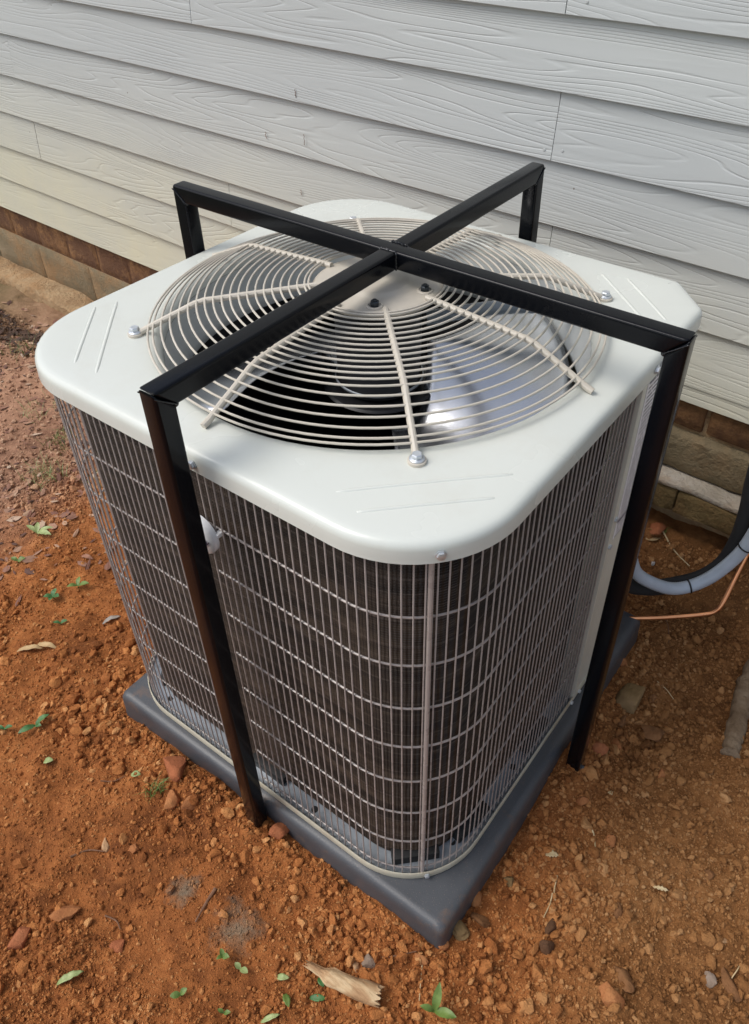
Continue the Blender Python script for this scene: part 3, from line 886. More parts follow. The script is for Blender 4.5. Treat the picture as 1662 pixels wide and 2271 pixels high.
coil = link('coil', coil_mesh(), unit, M_coil)
# inner face and floor so that the inside stays closed and dark
ip, _ = resample(path_open(.068), .03); mb = MB(); n = len(ip)
mb.add([(p.x, p.y, ZB + .02) for p, s in ip] + [(p.x, p.y, HT - .03) for p, s in ip], [(i, i+1, n+i+1, n+i) for i in range(n - 1)]); mb.build('coil_back', M_inside, coil)

# side wires ------------------------------------------------------------
wires = empty('wire_guard'); wires.parent = unit
wp, WL = resample(path_open(.0118), .00142)
def at_s(s):
    i = min(len(wp) - 1, max(0, int(round(s/WL*(len(wp) - 1))))); return wp[i][0]
# the two panels meet behind the front post of the cage
s_a = min((abs(p.x + .022) + (0 if p.y < -.38 else 9), s) for p, s in wp)[1]
s_b = min((abs(p.x + .090) + (0 if p.y < -.38 else 9), s) for p, s in wp)[1]
ztop = .8500; zbot = .0815
mbv = MB(); mbv.tube([(0, 0, zbot), (0, 0, .45), (0, 0, ztop - .0008), (0, 0, ztop)], [.00125, .00125, .00125, .0009], 6)
me_v = mbv.mesh('guard_wire'); me_v.materials.append(M_wire)
s = .004
while s < WL - .004:
    if not (s_a < s < s_b):
        p = at_s(s); o = link('guard_wire', me_v, wires); o.location = (p.x, p.y, 0)
    s += .01425
hp, HL = resample(path_open(.0150), .012)
for k in range(9):
    z = .8445 - k*.0935
    for lo, hi in ((0.0, s_a + .006), (s_b - .008, WL)):
        pts = [(p.x, p.y, z) for p, s in hp if lo <= s*WL/HL <= hi]
        mb = MB(); mb.tube(pts, .0017, 6); mb.build('cross_wire', M_wire, wires)
ns = min(((p - Vector((.334, -.3745))).length, s) for p, s in wp)[1]
p = at_s(ns); mb = MB(); mb.tube([(p.x + .0008, p.y - .0008, zbot - .004), (p.x + .0008, p.y - .0008, HT - .03)], .0036, 10); mb.build('corner_rod', M_wire, wires)

# base pan ----------------------------------------------------------------
bo = subdiv_path(outline(.0), .03)
def bins(ins):
    pts = [Vector(q) for q in bo]; n = len(pts); res = []
    for i in range(n):
        t = (pts[(i+1) % n] - pts[i-1]).normalized(); res.append(pts[i] + Vector((-t.y, t.x))*ins)
    return res
rows = [[(p.x, p.y, z) for p in bins(i_)] for i_, z in ((.012, ZB + .0008), (.0065, ZB + .0008), (.0055, ZB + .004), (.0055, ZB + .0185), (.0062, ZB + .0195), (.0075, ZB + .0195), (.0080, ZB + .0185), (.0080, ZB + .0105))]
rim = loft(rows).build('base_rim', M_rim, unit, angle=50)
rows = [[(p.x, p.y, z) for p in bins(i_)] for i_, z in ((.0083, ZB + .0085), (.03, ZB + .0085), (.05, ZB + .013), (.075, ZB + .014))]
loft(rows, cap1=True).build('base_pan', M_pan, unit, angle=40)
# black feet under the coil
for (fx, fy, rz) in ((.30, -.352, 45), (.348, -.245, 80), (-.02, -.383, 0), (-.36, -.34, -45), (.352, -.02, 90)):
    mb = MB(); mb.box((-.042, -.010, ZB + .0085), (.042, .012, ZB + .030)); o = mb.build('coil_foot', M_cap, unit, bevel=.003); o.location = (fx, fy, 0); o.rotation_euler = (0, 0, math.radians(rz))
for (fx, fy) in ((.338, -.292), (.349, -.20), (.10, -.391), (-.30, -.385), (.351, -.10)):
    mb = MB(); mb.lathe([(.0001, ZB + .0102), (.0062, ZB + .0102), (.0066, ZB + .0086)], 16, (fx, fy)); mb.build('drain_hole', M_cap, unit)

# service panel and printed label ------------------------------------------
PXF = A2 - .0075
panel = MB(); panel.box((PXF - .02, .1225, ZB + .006), (PXF, .312, HT - .030))
pn = panel.build('service_panel', M_panel, unit, bevel=.0015)
mb = MB(); mb.box((PXF - .03, .104, ZB + .005), (PXF + .0022, .1215, HT - .0305)); mb.build('panel_flange', M_panel, unit, bevel=.0012)
cmb = MB(); cmb.add([(PXF, .3125, ZB+.006), (.308, B2-.0075, ZB+.006), (.115, B2-.0075, ZB+.006), (PXF, .3125, HT-.03), (.308, B2-.0075, HT-.03), (.115, B2-.0075, HT-.03)], [(0,1,4,3), (1,2,5,4)])
cmb.build('valve_panel', M_panel, unit, smooth=False)
mb = MB(); mb.box((0, 0, 0), (.0008, .150, .318)); st = mb.build('printed_label', M_sticker, pn, smooth=False); st.location = (PXF + .0002, .1275, .522)
for k, (yy, zz) in enumerate(((.168, .712), (.186, .722))):
    mb = MB(); w = .016
    for a in range(4):
        q0 = PI/2*a; q1 = PI/2*(a+1)
        mb.tube([(0, w*math.cos(q0), w*math.sin(q0)), (0, w*math.cos(q1), w*math.sin(q1))], .0014, 4)
    o = mb.build('warning_mark', M_red if k == 0 else M_ink, pn, smooth=False); o.location = (PXF + .0008, yy, zz); o.scale = (.15, 1, 1)
mb = MB(); mb.box((PXF + .0009, .132, .556), (PXF + .0012, .275, .562)); mb.build('print_bar', M_ink, pn, smooth=False)

# hex screws -------------------------------------------------------------
def screw(loc, ndir, r=.0056, parent=unit):
    mb = MB(); mb.lathe([(r*1.25, 0), (r*1.25, .0012), (r, .0018), (r*.98, .0045), (r*.6, .0052)], 6, (0, 0), cap_bot=True)
    o = mb.build('screw', M_bolt, parent, angle=30); o.location = loc
    o.rotation_euler = Vector(ndir).to_track_quat('Z', 'Y').to_euler()
cc = (A2 - RC, B1 + RC)
def corner_pt(cx, cy, ang, rad): return cx + rad*math.cos(math.radians(ang)), cy + rad*math.sin(math.radians(ang))
x_, y_ = corner_pt(*cc, -42, RC - .0005); screw((x_, y_, HT - .0185), (math.cos(math.radians(-42)), math.sin(math.radians(-42)), 0), .0055)
x_, y_ = corner_pt(A1 + RC, B1 + RC, 217, RC - .0005); screw((x_, y_, HT - .0185), (math.cos(math.radians(217)), math.sin(math.radians(217)), 0), .0055)
screw((.0, B1, HT - .019), (0, -1, 0)); screw((A2, .128, HT - .019), (1, 0, 0)); screw((A2, .150, HT - .021), (1, 0, 0))
screw((PXF + .002, .1125, .582), (1, 0, 0), .0045); screw((PXF + .002, .1125, .518), (1, 0, 0), .0045)
x_, y_ = corner_pt(*cc, -42, RC - .0055); screw((x_, y_, ZB + .011), (math.cos(math.radians(-42)), math.sin(math.radians(-42)), 0), .0042)
for yy in (.095, .130, .165): screw((A2 - .0055, yy, ZB + .012), (1, 0, 0), .0042)

# round brand badge on the front wires ----------------------------------------
bad = empty('badge'); bad.parent = unit; bad.location = (-.0195, B1 + .003, .737); bad.rotation_euler = (PI/2, 0, 0)
mb = MB(); mb.lathe([(.0322, -.004), (.0322, .0035), (.0305, .0050), (.0005, .0064)], 40); o = mb.build('badge_disc', M_badge, bad, angle=50)
fc = bpy.data.curves.new('badge_lettering', 'FONT'); fc.body = 'luxey'; fc.size = .019; fc.align_x = 'CENTER'; fc.align_y = 'CENTER'; fc.shear = .3; fc.extrude = .0002; fc.resolution_u = 3
tmp = bpy.data.objects.new('tmp_text', fc); COL.objects.link(tmp)
dg = bpy.context.evaluated_depsgraph_get(); dg.update()
tme = bpy.data.meshes.new_from_object(tmp.evaluated_get(dg)); bpy.data.objects.remove(tmp)
tme.materials.clear(); tme.name = 'badge_lettering'
to = link('badge_lettering', tme, bad, M_ink); to.location = (.002, -.002, .0068)
mb = MB(); mb.box((.026, .006, -.012), (.033, .012, -.002)); mb.build('badge_clip', M_badge, bad, smooth=False)

# ------------------------------------------------------------------ security cage
cage = empty('security_cage', (0, 0, 0))
tag(cage, 'black square steel tube security cage crossing over the condenser on four posts', 'cage')
W = .0283; HC = 1.0036
LX1, LX2, LY1, LY2 = -.4602, .45, -.467, .4451
def tube_part(name, lo, hi):
    mb = MB(); mb.box(lo, hi); return mb.build(name, M_tube, cage, bevel=.0050, bseg=4, angle=70)
h = W/2
def mitre_bar(axis, e0, e1, m0, m1):
    """square tube along x or y; m0/m1: ends cut at 45 degrees downwards"""
    def P_(t, s, z): return (t, s, z) if axis == 0 else (s, t, z)
    zl = HC - W; mb = MB()
    b0 = e0 + (W if m0 else 0); b1 = e1 - (W if m1 else 0)
    vs = [P_(e0, -h, HC), P_(e1, -h, HC), P_(e1, h, HC), P_(e0, h, HC), P_(b0, -h, zl), P_(b1, -h, zl), P_(b1, h, zl), P_(b0, h, zl)]
    mb.add(vs, [(0, 1, 2, 3), (7, 6, 5, 4), (0, 4, 5, 1), (1, 5, 6, 2), (2, 6, 7, 3), (3, 7, 4, 0)])
    return mb.build('cross_bar', M_tube, cage, bevel=.0050, bseg=4, angle=70)
mitre_bar(0, LX1, LX2, True, True)
mitre_bar(1, LY1, -h - .0004, True, False)
mitre_bar(1, h + .0004, LY2, False, True)
def mitre_post(axis, outer, sgn):
    def P_(t, s, z): return (t, s, z) if axis == 0 else (s, t, z)
    o_ = outer; i_ = outer - sgn*W; mb = MB(); g_ = .0004
    vs = [P_(o_, -h, -.10), P_(i_, -h, -.10), P_(i_, h, -.10), P_(o_, h, -.10), P_(o_, -h, HC - g_*2), P_(i_, -h, HC - W - g_), P_(i_, h, HC - W - g_), P_(o_, h, HC - g_*2)]
    mb.add(vs, [(0, 1, 2, 3), (7, 6, 5, 4), (0, 4, 5, 1), (1, 5, 6, 2), (2, 6, 7, 3), (3, 7, 4, 0)])
    return mb.build('post', M_tube, cage, bevel=.0050, bseg=4, angle=70)
zt = HC - W
posts = (('post', (LX1, -h), (LX1 + W, h), (-1, 0)), ('post', (LX2 - W, -h), (LX2, h), (1, 0)), ('post', (-h, LY1), (h, LY1 + W), (0, -1)), ('post', (-h, LY2 - W), (h, LY2), (0, 1)))
def bead(a, b, r, n=14, seed=1):
    a = Vector(a); b = Vector(b); rr = random.Random(seed); mb = MB(); pts = []; rad = []
    for i in range(n + 1):
        t = i/n; pts.append(a.lerp(b, t) + Vector((rr.uniform(-1, 1), rr.uniform(-1, 1), rr.uniform(-1, 1)))*r*.22)
        rad.append(r*(1.0 + .35*(1 if i % 2 else -1) + rr.uniform(-.2, .2)) if 0 < i < n else r*.4)
    mb.tube(pts, rad, 8); return mb.build('weld_bead', M_weld, cage, angle=80)
for nme, (x0, y0), (x1, y1), (dx_, dy_) in posts:
    po = mitre_post(0 if dx_ else 1, (LX1 if dx_ < 0 else LX2) if dx_ else (LY1 if dy_ < 0 else LY2), dx_ or dy_)
    # welded elbow under the bar and its outer seam
    ix, iy = (x0 if dx_ > 0 else x1), (y0 if dy_ > 0 else y1)
    if dx_:
        bead((ix, -h, zt), (ix, h, zt), .0024, seed=int(abs(x0)*999))
        for sgn in (-1, 1):
            ox = x1 if dx_ > 0 else x0
            bead((ix, sgn*h, zt + .001), (ox, sgn*h, HC - .006), .0010, seed=int(abs(x0)*777 + sgn))
    else:
        bead((-h, iy, zt), (h, iy, zt), .0024, seed=int(abs(y0)*999))
        for sgn in (-1, 1):
            oy = y1 if dy_ > 0 else y0
            bead((sgn*h, iy, zt + .001), (sgn*h, oy, HC - .006), .0010, seed=int(abs(y0)*777 + sgn))
    # anchor bolt near the foot
    bx, by = (x0 + x1)/2 + dx_*h, (y0 + y1)/2 + dy_*h
    mb = MB(); HEX(mb, (0, 0), .0072, 0, .006); mb.lathe([(.0035, .006), (.0035, .011), (.003, .0115)], 10, (0, 0), cap_bot=True)
    o = mb.build('anchor_bolt', M_weld, cage, angle=30)
    if dy_: o.location = (x0, (y0 + y1)/2 - .004, .034); o.rotation_euler = (0, -PI/2, 0)
    else: o.location = (x1 if dx_ > 0 else x0, 0, .034); o.rotation_euler = (0, PI/2*dx_, 0)
# weld at the crossing
for sgn in (-1, 1):
    bead((-h, sgn*(h + .0003), HC - .0004), (h, sgn*(h + .0003), HC - .0004), .0020, 18, seed=40 + sgn)
    for s2 in (-1, 1): bead((s2*h, sgn*(h + .0003), HC), (s2*h, sgn*(h + .0003), HC - W), .0021, 12, seed=60 + sgn*3 + s2)

# ------------------------------------------------------------------ pipes at the right
cd = empty('electrical_conduit', (.46, .50, .12)); tag(cd, 'grey flexible electrical conduit curving from the unit up to the house wall', 'conduit')
cpts = [(.335, .375, .300), (.349, .39, .236), (.363, .405, .191), (.389, .43, .157), (.429, .47, .124), (.464, .505, .122), (.499, .535, .151), (.528, .56, .205), (.542, .57, .259), (.548, .585, .322), (.548, .64, .40), (.548, .72, .46)]
o = ribbed(cpts, .0145, .004, 190, .012, 18).build('conduit_sleeve', M_cond, cd, angle=80); o.location = -cd.location
def ring_tie(c, t, r, parent, base):
    t = Vector(t).normalized(); mb = MB(); u = t.orthogonal().normalized(); v = t.cross(u)
    mb.tube([Vector(c) + (u*math.cos(2*PI*i/28) + v*math.sin(2*PI*i/28))*r for i in range(28)], .0021, 6, closed=True)
    o = mb.build('cable_tie', M_tie, parent); o.location = -base
ring_tie((.4635, .5045, .122), (.06, .05, .02), .0150, cd, cd.location)
ring_tie((.538, .567, .240), (.02, .014, .06), .0150, cd, cd.location)
ins = MB(); ins.tube(spline([(.325, .385, .175), (.35, .42, .13), (.386, .46, .108), (.418, .495, .103), (.472, .545, .118), (.506, .575, .162), (.517, .595, .227), (.514, .61, .301), (.505, .62, .367), (.50, .64, .43), (.50, .74, .47)], 60), .0185, 18)
o = ins.build('refrigerant_pipe', M_ins, None, angle=60); tag(o, 'black foam insulated refrigerant line behind the grey conduit', 'pipe')
cu = MB(); cu.tube(spline([(.30, .345, .058), (.334, .36, .059), (.369, .38, .065), (.42, .41, .072), (.466, .44, .079), (.515, .471, .091), (.535, .484, .102), (.543, .50, .124), (.545, .56, .177), (.547, .58, .204), (.548, .60, .24), (.548, .66, .30), (.548, .74, .33)], 70), .0051, 12)
o = cu.build('copper_pipe', M_copper, None); tag(o, 'bare copper pipe bent above the soil below the grey conduit', 'pipe')

# ------------------------------------------------------------------ stones
def rock(x, y, r, mat, label, seed, flat=.62, sx=1.0, rz=None, sink=.30, name='stone', cat='stone', group=None, cuts=7):
    v, f = lump(3, seed, .30, flat, cuts); v = v*np.array([sx, 1, 1])*r
    for i, p in enumerate(v):
        q = Vector(p)/r; v[i] = p*(1 + .05*mnoise.noise(q*5 + Vector((seed, 0, 0))) + .03*mnoise.noise(q*11))
    me = np_mesh(name, v, f); shade(me, True, 38)
    o = link(name, me, None, ROCKM[mat])
    z = float(gh(x, y) + gfine(x, y))
    o.location = (x, y, z + r*flat*(1 - 2*sink)*.8)
    o.rotation_euler = (random.uniform(-.25, .25), random.uniform(-.25, .25), random.uniform(0, 6) if rz is None else rz)
    tag(o, label, cat, group or 'stones and clods lying on the soil')
    return o
R_ = [
 (.462, .229, .036, 'olive', 'large angular olive brown stone right of the right cage post', .55, 1.1),
 (.535, .183, .026, 'brown', 'flat oval brown stone just below the large angular stone', .45, 1.35),
 (.459, .069, .020, 'red', 'rough reddish clod nearest the right cage post', .8, 1.0),
 (.482, .108, .019, 'orange', 'rounded orange stone up against the rough reddish clod by the right post', .75, 1.1),
 (.470, .165, .014, 'brown', 'small squarish clod between right post and large angular stone', .7, 1.2),
 (.500, .262, .013, 'brown', 'rounded brown stone above the large angular stone', .7, 1.0),
 (.583, .103, .013, 'orange', 'pale edged orange stone right of the right post foot', .7, 1.3),
 (.404, -.322, .0195, 'orange', 'orange angular stone leaning on the right side of the pad near its front corner', .8, 1.1),
 (.409, -.386, .0205, 'olive', 'olive round stone touching the front corner of the pad', .85, 1.15),
 (.402, -.424, .0125, 'orange', 'small orange stone just in front of the pad corner', .8, 1.1),
 (.385, -.468, .0135, 'orange', 'orange lump between pad corner and broken branch', .7, 1.1),
 (.432, -.352, .017, 'brown', 'brown rounded clod right of the olive stone at the pad corner', .8, 1.0),
 (.314, -.524, .0145, 'grey', 'round greyish brown pebble beside the broken branch', .9, 1.0),
 (.302, -.538, .010, 'tan', 'small tan pebble wedged behind the broken branch', .8, 1.1),
 (-.205, -.472, .030, 'red', 'big red clay clod against the left front of the pad', .6, 1.2),
 (-.128, -.505, .022, 'orange', 'orange clay lump in front of the pad left of the front post', .7, 1.1),
 (-.165, -.520, .018, 'orange', 'smaller orange lump below the grass tuft', .7, 1.2),
 (.052, -.447, .019, 'red', 'reddish clod against the pad right of the front post foot', .85, 1.0),
 (-.180, -.769, .019, 'orange', 'flat pale orange slab of stone lying alone in the lower left soil', .40, 1.6),
 (-.208, -.838, .024, 'red', 'dark red clod near the bottom left of the picture', .5, 1.3),
 (-.214, -.646, .012, 'tan', 'pale tan flat pebble in the left foreground soil', .5, 1.2),
 (.547, -.319, .019, 'dark', 'dark brown upright clod in the right foreground', .9, .8),
 (.539, -.288, .015, 'dark', 'darkest blackish clod above the dark upright clod', .8, 1.1),
 (.672, -.288, .020, 'brown', 'long brown stone in the lower right foreground', .6, 1.4),
 (.671, -.331, .021, 'orange', 'large flat orange stone at the lower right bottom edge', .5, 1.3),
 (.557, -.085, .012, 'orange', 'orange squarish pebble right of the middle of the pad side', .8, 1.0),
 (.786, -.135, .012, 'tan', 'yellowish tan pebble far right in the foreground', .7, 1.0),
 (.792, -.208, .014, 'grey', 'pinkish grey square pebble in the lower right corner', .7, 1.0),
 (.820, -.196, .017, 'brown', 'long brown flat stone at the right bottom corner', .4, 1.6),
 (.481, -.050, .014, 'orange', 'orange lump on the soil in front of the right post foot', .7, 1.1),
 (.321, .700, .026, 'red', 'red clay clod under the footing ledge behind the right post', .7, 1.1),
 (.348, .619, .009, 'white', 'small white pebble beside the black insulated pipe', .7, 1.0),
 (-.155, -.620, .012, 'orange', 'small orange stone left of the grey clay patch', .7, 1.0),
 (-.06, -.745, .014, 'red', 'red clod above the pale green leaf in the bottom left', .6, 1.1),
 (.62, -.19, .0125, 'brown', 'oval brown pebble standing out in the mid right soil', .7, 1.4),
 (.73, -.04, .012, 'brown', 'smooth brown pebble at the far right edge below the log', .7, 1.3),
 (.40, .31, .016, 'orange', 'orange clod behind the right post near the pad', .7, 1.1),
 (.44, -.26, .012, 'olive', 'olive brown pebble beside the pad right edge', .8, 1.1),
]
for i, (x, y, r, m, lab, fl, sx) in enumerate(R_):
    rock(x, y, r, m, lab, 300 + i, fl, sx)

# ------------------------------------------------------------------ wood
def stick(name, pts, r0, r1, mat, label, cat, seg=8, n=18, jit=.15, seed=1, side=None, group=None):
    rr = random.Random(seed); sp = spline(pts, n); mb = MB()
    rad = [(r0 + (r1 - r0)*i/n)*(1 + rr.uniform(-jit, jit)) for i in range(n + 1)]
    o0 = Vector(pts[0]); mb.tube([p - o0 for p in sp], rad, seg)
    for i, v in enumerate(mb.v):
        q = Vector(v); k = mnoise.noise(q*90 + Vector((seed, 0, 0))); mb.v[i] = tuple(q + Vector((k, mnoise.noise(q*80), k))*r0*.16)
    o = mb.build(name, mat, None, angle=50); o.location = o0
    tag(o, label, cat, group or ('twigs and splinters lying on the soil' if cat == 'twig' else None)); return o
def gzf(x, y): return float(gh(x, y) + gfine(x, y))
bs = [(.247, -.584), (.272, -.580), (.300, -.574), (.330, -.566), (.358, -.556)]
bsp = spline([(x, y, gzf(.30, -.572) + .013 + .004*(x > .29)) for x, y in bs], 46)
br = MB(); rr = random.Random(5); nb = len(bsp) - 1
seg = 28; vs = []; fs = []
fib = [rr.uniform(-1, 1) for k in range(seg)]; tear = [rr.uniform(0, 1) for k in range(seg)]; tear2 = [rr.uniform(0, 1) for k in range(seg)]
for i, p in enumerate(bsp):
    t = (bsp[min(nb, i+1)] - bsp[max(0, i-1)]).normalized(); u = Vector((0, 0, 1)); sdir = t.cross(u).normalized(); u = sdir.cross(t); f = i/nb
    R0_ = .0062 + .0078*float(sstep(.16, .36, f)) + .0012*math.sin(f*9)
    for k in range(seg):
        a = 2*PI*k/seg
        rad = R0_*(1 + .06*fib[k] + .10*math.sin(2*a + f*2.0) + .05*mnoise.noise(Vector((math.cos(a)*1.5, math.sin(a)*1.5, f*7))))
        if math.cos(a - 1.9) > .45: rad *= .80 + .10*float(sstep(.3, .7, f))      # flat split face
        q = p + (sdir*math.cos(a) + u*math.sin(a)*.85)*rad
        if i == 0: q -= t*(.016*tear[k])
        if i == nb: q += t*(.012*tear2[k])
        vs.append(q - bsp[0])
for i in range(nb):
    for k in range(seg): fs.append((i*seg + k, i*seg + (k+1) % seg, (i+1)*seg + (k+1) % seg, (i+1)*seg + k))
for i, st in ((0, -1), (nb, 1)):
    c = len(vs); vs.append(bsp[i] - bsp[0] - (bsp[min(nb, i+1)] - bsp[max(0, i-1)]).normalized()*st*.006)
    for k in range(seg): fs.append((i*seg + k, i*seg + (k+1) % seg, c))
br.add(vs, fs); o = br.build('broken_branch', M_branch, None, angle=45); o.location = bsp[0]
tag(o, 'broken piece of pale split branch lying on the soil at the bottom centre', 'branch')
lg = [(.66, .50), (.655, .42), (.665, .34), (.675, .26), (.682, .215)]
stick('weathered_log', [(x, y, gzf(x, y) + .006) for x, y in lg], .022, .017, M_log, 'weathered grey brown log half sunk in soil at the right edge', 'log', 14, 26, .14, 3)
tw = [
 ('straight brown twig sticking out of the grey clay patch', [(.020, -.585), (.024, -.615), (.030, -.645)], .0030, .0016, M_twig),
 ('thin reddish twig pointing from the branch towards the pad corner', [(.312, -.515), (.345, -.490), (.372, -.462)], .0014, .0010, M_twig),
 ('pale thin twig in front of the pad corner', [(.385, -.462), (.402, -.492), (.418, -.520)], .0012, .0008, M_straw),
 ('brown twig lying in the lower left soil', [(-.245, -.700), (-.232, -.672), (-.205, -.655)], .0018, .0012, M_twig),
 ('short dark twig in the bottom left soil', [(-.115, -.728), (-.092, -.722), (-.075, -.727)], .0017, .0011, M_twig),
 ('long pale twig under the footing ledge', [(.318, .720), (.375, .672), (.430, .640)], .0022, .0013, M_straw),
 ('thin brown twig under the grey conduit', [(.43, .50), (.452, .47), (.47, .43)], .0012, .0009, M_twig),
 ('pale straw splinter upper of two beside the pad right front', [(.505, -.200), (.512, -.225), (.522, -.240)], .0014, .0009, M_straw),
 ('pale straw splinter lower of two beside the pad right front', [(.512, -.232), (.517, -.252), (.519, -.280)], .0014, .0009, M_straw),
 ('light wood chip splinter at the bottom right edge', [(.730, -.352), (.748, -.338), (.760, -.322)], .0024, .0014, M_straw),
 ('tiny straw near the bottom right corner', [(.818, -.190), (.822, -.170), (.824, -.158)], .0012, .0008, M_straw),
 ('pale splinter in the right soil level with the post foot', [(.520, -.086), (.530, -.095), (.540, -.112)], .0018, .0012, M_straw),
 ('thin dry stem between the big stone and the right post', [(.49, .31), (.515, .305), (.54, .292)], .0011, .0008, M_straw),
 ('short tan twig beside the pale leaf with a hole', [(-.32, -.57), (-.30, -.555), (-.29, -.535)], .0012, .0008, M_twig),
]
for i, (lab, pts, r0, r1, m) in enumerate(tw):
    stick('twig', [(x, y, gzf(x, y) + .004) for x, y in pts], r0, r1, m, lab, 'twig', 6, 12, .12, 20 + i)

# ------------------------------------------------------------------ leaves and seedlings
def leaf_mesh(L, Wd, curl=.25, fold=.25, serr=0, hole=False, seed=0):
    n = 9; vs = []; fs = []; rr = random.Random(seed)
    for i in range(n + 1):
        t = i/n; w = Wd*.5*math.sin(PI*min(1, t*.94 + .05))**.75
        if serr: w *= 1 + serr*(1 if i % 2 else -1)
        z = L*curl*math.sin(t*PI)*.5 + L*.03*rr.uniform(-1, 1)
        for s in (-1, -.5, 0, .5, 1):
            vs.append((L*t, s*w, z + abs(s)*w*fold + rr.uniform(-1, 1)*.02*Wd))
    for i in range(n):
        for k in range(4):
            if hole and 3 <= i <= 5 and k in (1, 2): continue
            fs.append((i*5 + k, (i+1)*5 + k, (i+1)*5 + k + 1, i*5 + k + 1))
    return vs, fs
def leaf(x, y, L, Wd, rz, mat, label, seed=0, tilt=0, zo=.004, hole=False, serr=0, curl=.25, name='leaf', cat='leaf', group=None):
    L *= .82; Wd *= .72
    vs, fs = leaf_mesh(L, Wd, curl, .25, serr, hole, seed); mb = MB(); mb.add(vs, fs)
    o = mb.build(name, mat, None, angle=80); o.location = (x, y, gzf(x, y) + zo); o.rotation_euler = (random.uniform(-.2, .2), -tilt, rz)
    md = o.modifiers.new('thick', 'SOLIDIFY'); md.thickness = .0005
    tag(o, label, cat, group or 'fallen leaves lying on the soil'); return o
def seedling(x, y, leaves, h, mat, label, seed=0, cat='seedling', name='seedling', stemmat=None):
    e = empty(name, (x, y, gzf(x, y))); tag(e, label, cat, 'weeds and seedlings growing in the soil'); rr = random.Random(seed)
    mb = MB(); mb.tube([(0, 0, -.004), (.001, .001, h*.5), (.002, 0, h)], [.0012, .0010, .0007], 6); mb.build('stem', stemmat or mat, e)
    for (rz, L, Wd, tl) in leaves:
        vs, fs = leaf_mesh(L*.85, Wd*.85, .22, .25, 0, False, rr.randint(0, 999)); mb = MB(); mb.add(vs, fs)
        o = mb.build('leaf', mat, e, angle=80); o.location = (.002, 0, h*rr.uniform(.75, 1)); o.rotation_euler = (rr.uniform(-.2, .2), -tl, rz)
    return e
leaf(-.092, -.846, .056, .017, 1.05, M_pale, 'pale green long leaf lying on the soil in the bottom left', 1, .1, .006, serr=.06)
leaf(-.275, -.528, .024, .020, .6, M_pale, 'pale leaf with a hole chewed in it on the left soil', 2, .1, .006, hole=True)
leaf(-.452, -.61, .026, .020, .7, M_pale, 'round pale green leaf left of the pad', 3, .2)
leaf(.232, -.638, .028, .016, -.5, M_green, 'small crinkled green leaf left of the broken branch', 4, .2, .006, serr=.12)
leaf(.205, -.628, .028, .014, .5, M_pale, 'pale green leaf further left of the broken branch', 5, .2, .006)
leaf(.268, -.617, .034, .015, .55, M_deep, 'dark green pointed leaf in front of the broken branch', 6, .1, .006, serr=.05)
leaf(.262, -.588, .022, .013, -.3, M_deep, 'dark green leaf tucked under the broken branch', 7, .1, .004)
leaf(-.735, -.430, .070, .020, .35, M_dry, 'dry tan leaf upper of a crossed pair on the left soil', 8, .1, .008)
leaf(-.755, -.470, .075, .022, .75, M_dry, 'dry tan leaf lower of a crossed pair on the left soil', 9, .05, .006)
leaf(-.66, -.30, .055, .020, 1.1, M_greyleaf, 'curled grey leaf on the soil left of the unit', 10, .1, .006)
leaf(.228, -.690, .040, .012, .9, M_pale, 'narrow yellowish green leaf at the bottom edge', 11, .25, .006)
leaf(.305, .668, .050, .036, .8, M_dry, 'flat yellow tan leaf on the soil under the footing ledge', 12, .0, .004, curl=.08)
leaf(-.90, -.18, .05, .018, .2, M_rust, 'rusty brown leaf on the pale soil at the left', 13, .1, .004)
leaf(.470, -.182, .030, .018, .5, M_straw, 'torn pale wood shaving on the soil right of the pad', 14, .1, .006, serr=.3)
leaf(.512, .0, .020, .012, .1, M_straw, 'curled pale wood shaving near the right post foot', 15, .1, .005, serr=.3)
leaf(.655, -.118, .034, .009, .3, M_straw, 'thin pale wood shaving in the right middle soil', 16, .1, .004, serr=.35)
seedling(.445, -.520, [(1.9, .052, .017, .75), (.25, .046, .018, .35), (3.6, .03, .012, .4)], .012, M_green, 'green weed with two upright leaves at the bottom edge right of centre', 1)
seedling(.113, -.659, [(.3, .018, .012, .5), (2.6, .016, .010, .5), (4.4, .014, .009, .4)], .016, M_green, 'little three leaved sprout in the front soil', 2)
seedling(.145, -.653, [(.1, .020, .013, .3), (3.1, .016, .011, .4)], .016, M_pale, 'little two leaved sprout right of the three leaved one', 3)
seedling(.091, -.737, [(1.2, .017, .012, .5), (4.0, .020, .013, .3)], .012, M_green, 'tiny sprout near the bottom edge left of centre', 4)
seedling(.168, -.715, [(.6, .016, .009, .5), (3.4, .014, .008, .5)], .014, M_green, 'tiny sprout at the bottom edge left of the weed', 5)
seedling(-.546, -.566, [(1.3, .040, .018, .3), (-1.9, .042, .016, .1), (.3, .022, .012, .4)], .010, M_deep, 'dark green weed with long leaves left of the pad', 6)
seedling(-.590, -.610, [(.8, .022, .012, .3), (3.5, .026, .010, .2)], .008, M_deep, 'dark green sprout below the long leaved weed', 7)
seedling(-.808, -.259, [(.5, .042, .020, .4), (2.2, .030, .014, .3), (4.2, .030, .015, .3)], .012, M_green, 'green weed with broad leaves on the left soil', 8)
seedling(-.835, -.315, [(.2, .028, .020, .4), (2.0, .026, .018, .4), (4.0, .026, .018, .3), (5.2, .022, .014, .3)], .012, M_deep, 'dark green clover like weed below the broad leaved weed', 9)
seedling(-.742, -.36, [(.9, .022, .014, .3), (3.8, .020, .012, .3)], .008, M_deep, 'tiny dark sprout left of the crossed dry leaves', 10)
seedling(-1.064, -.198, [(.2, .065, .020, .25), (.8, .055, .018, .3), (3.2, .050, .016, .2), (2.4, .040, .016, .3)], .014, M_pale, 'pale green rosette weed on the far left soil', 11)
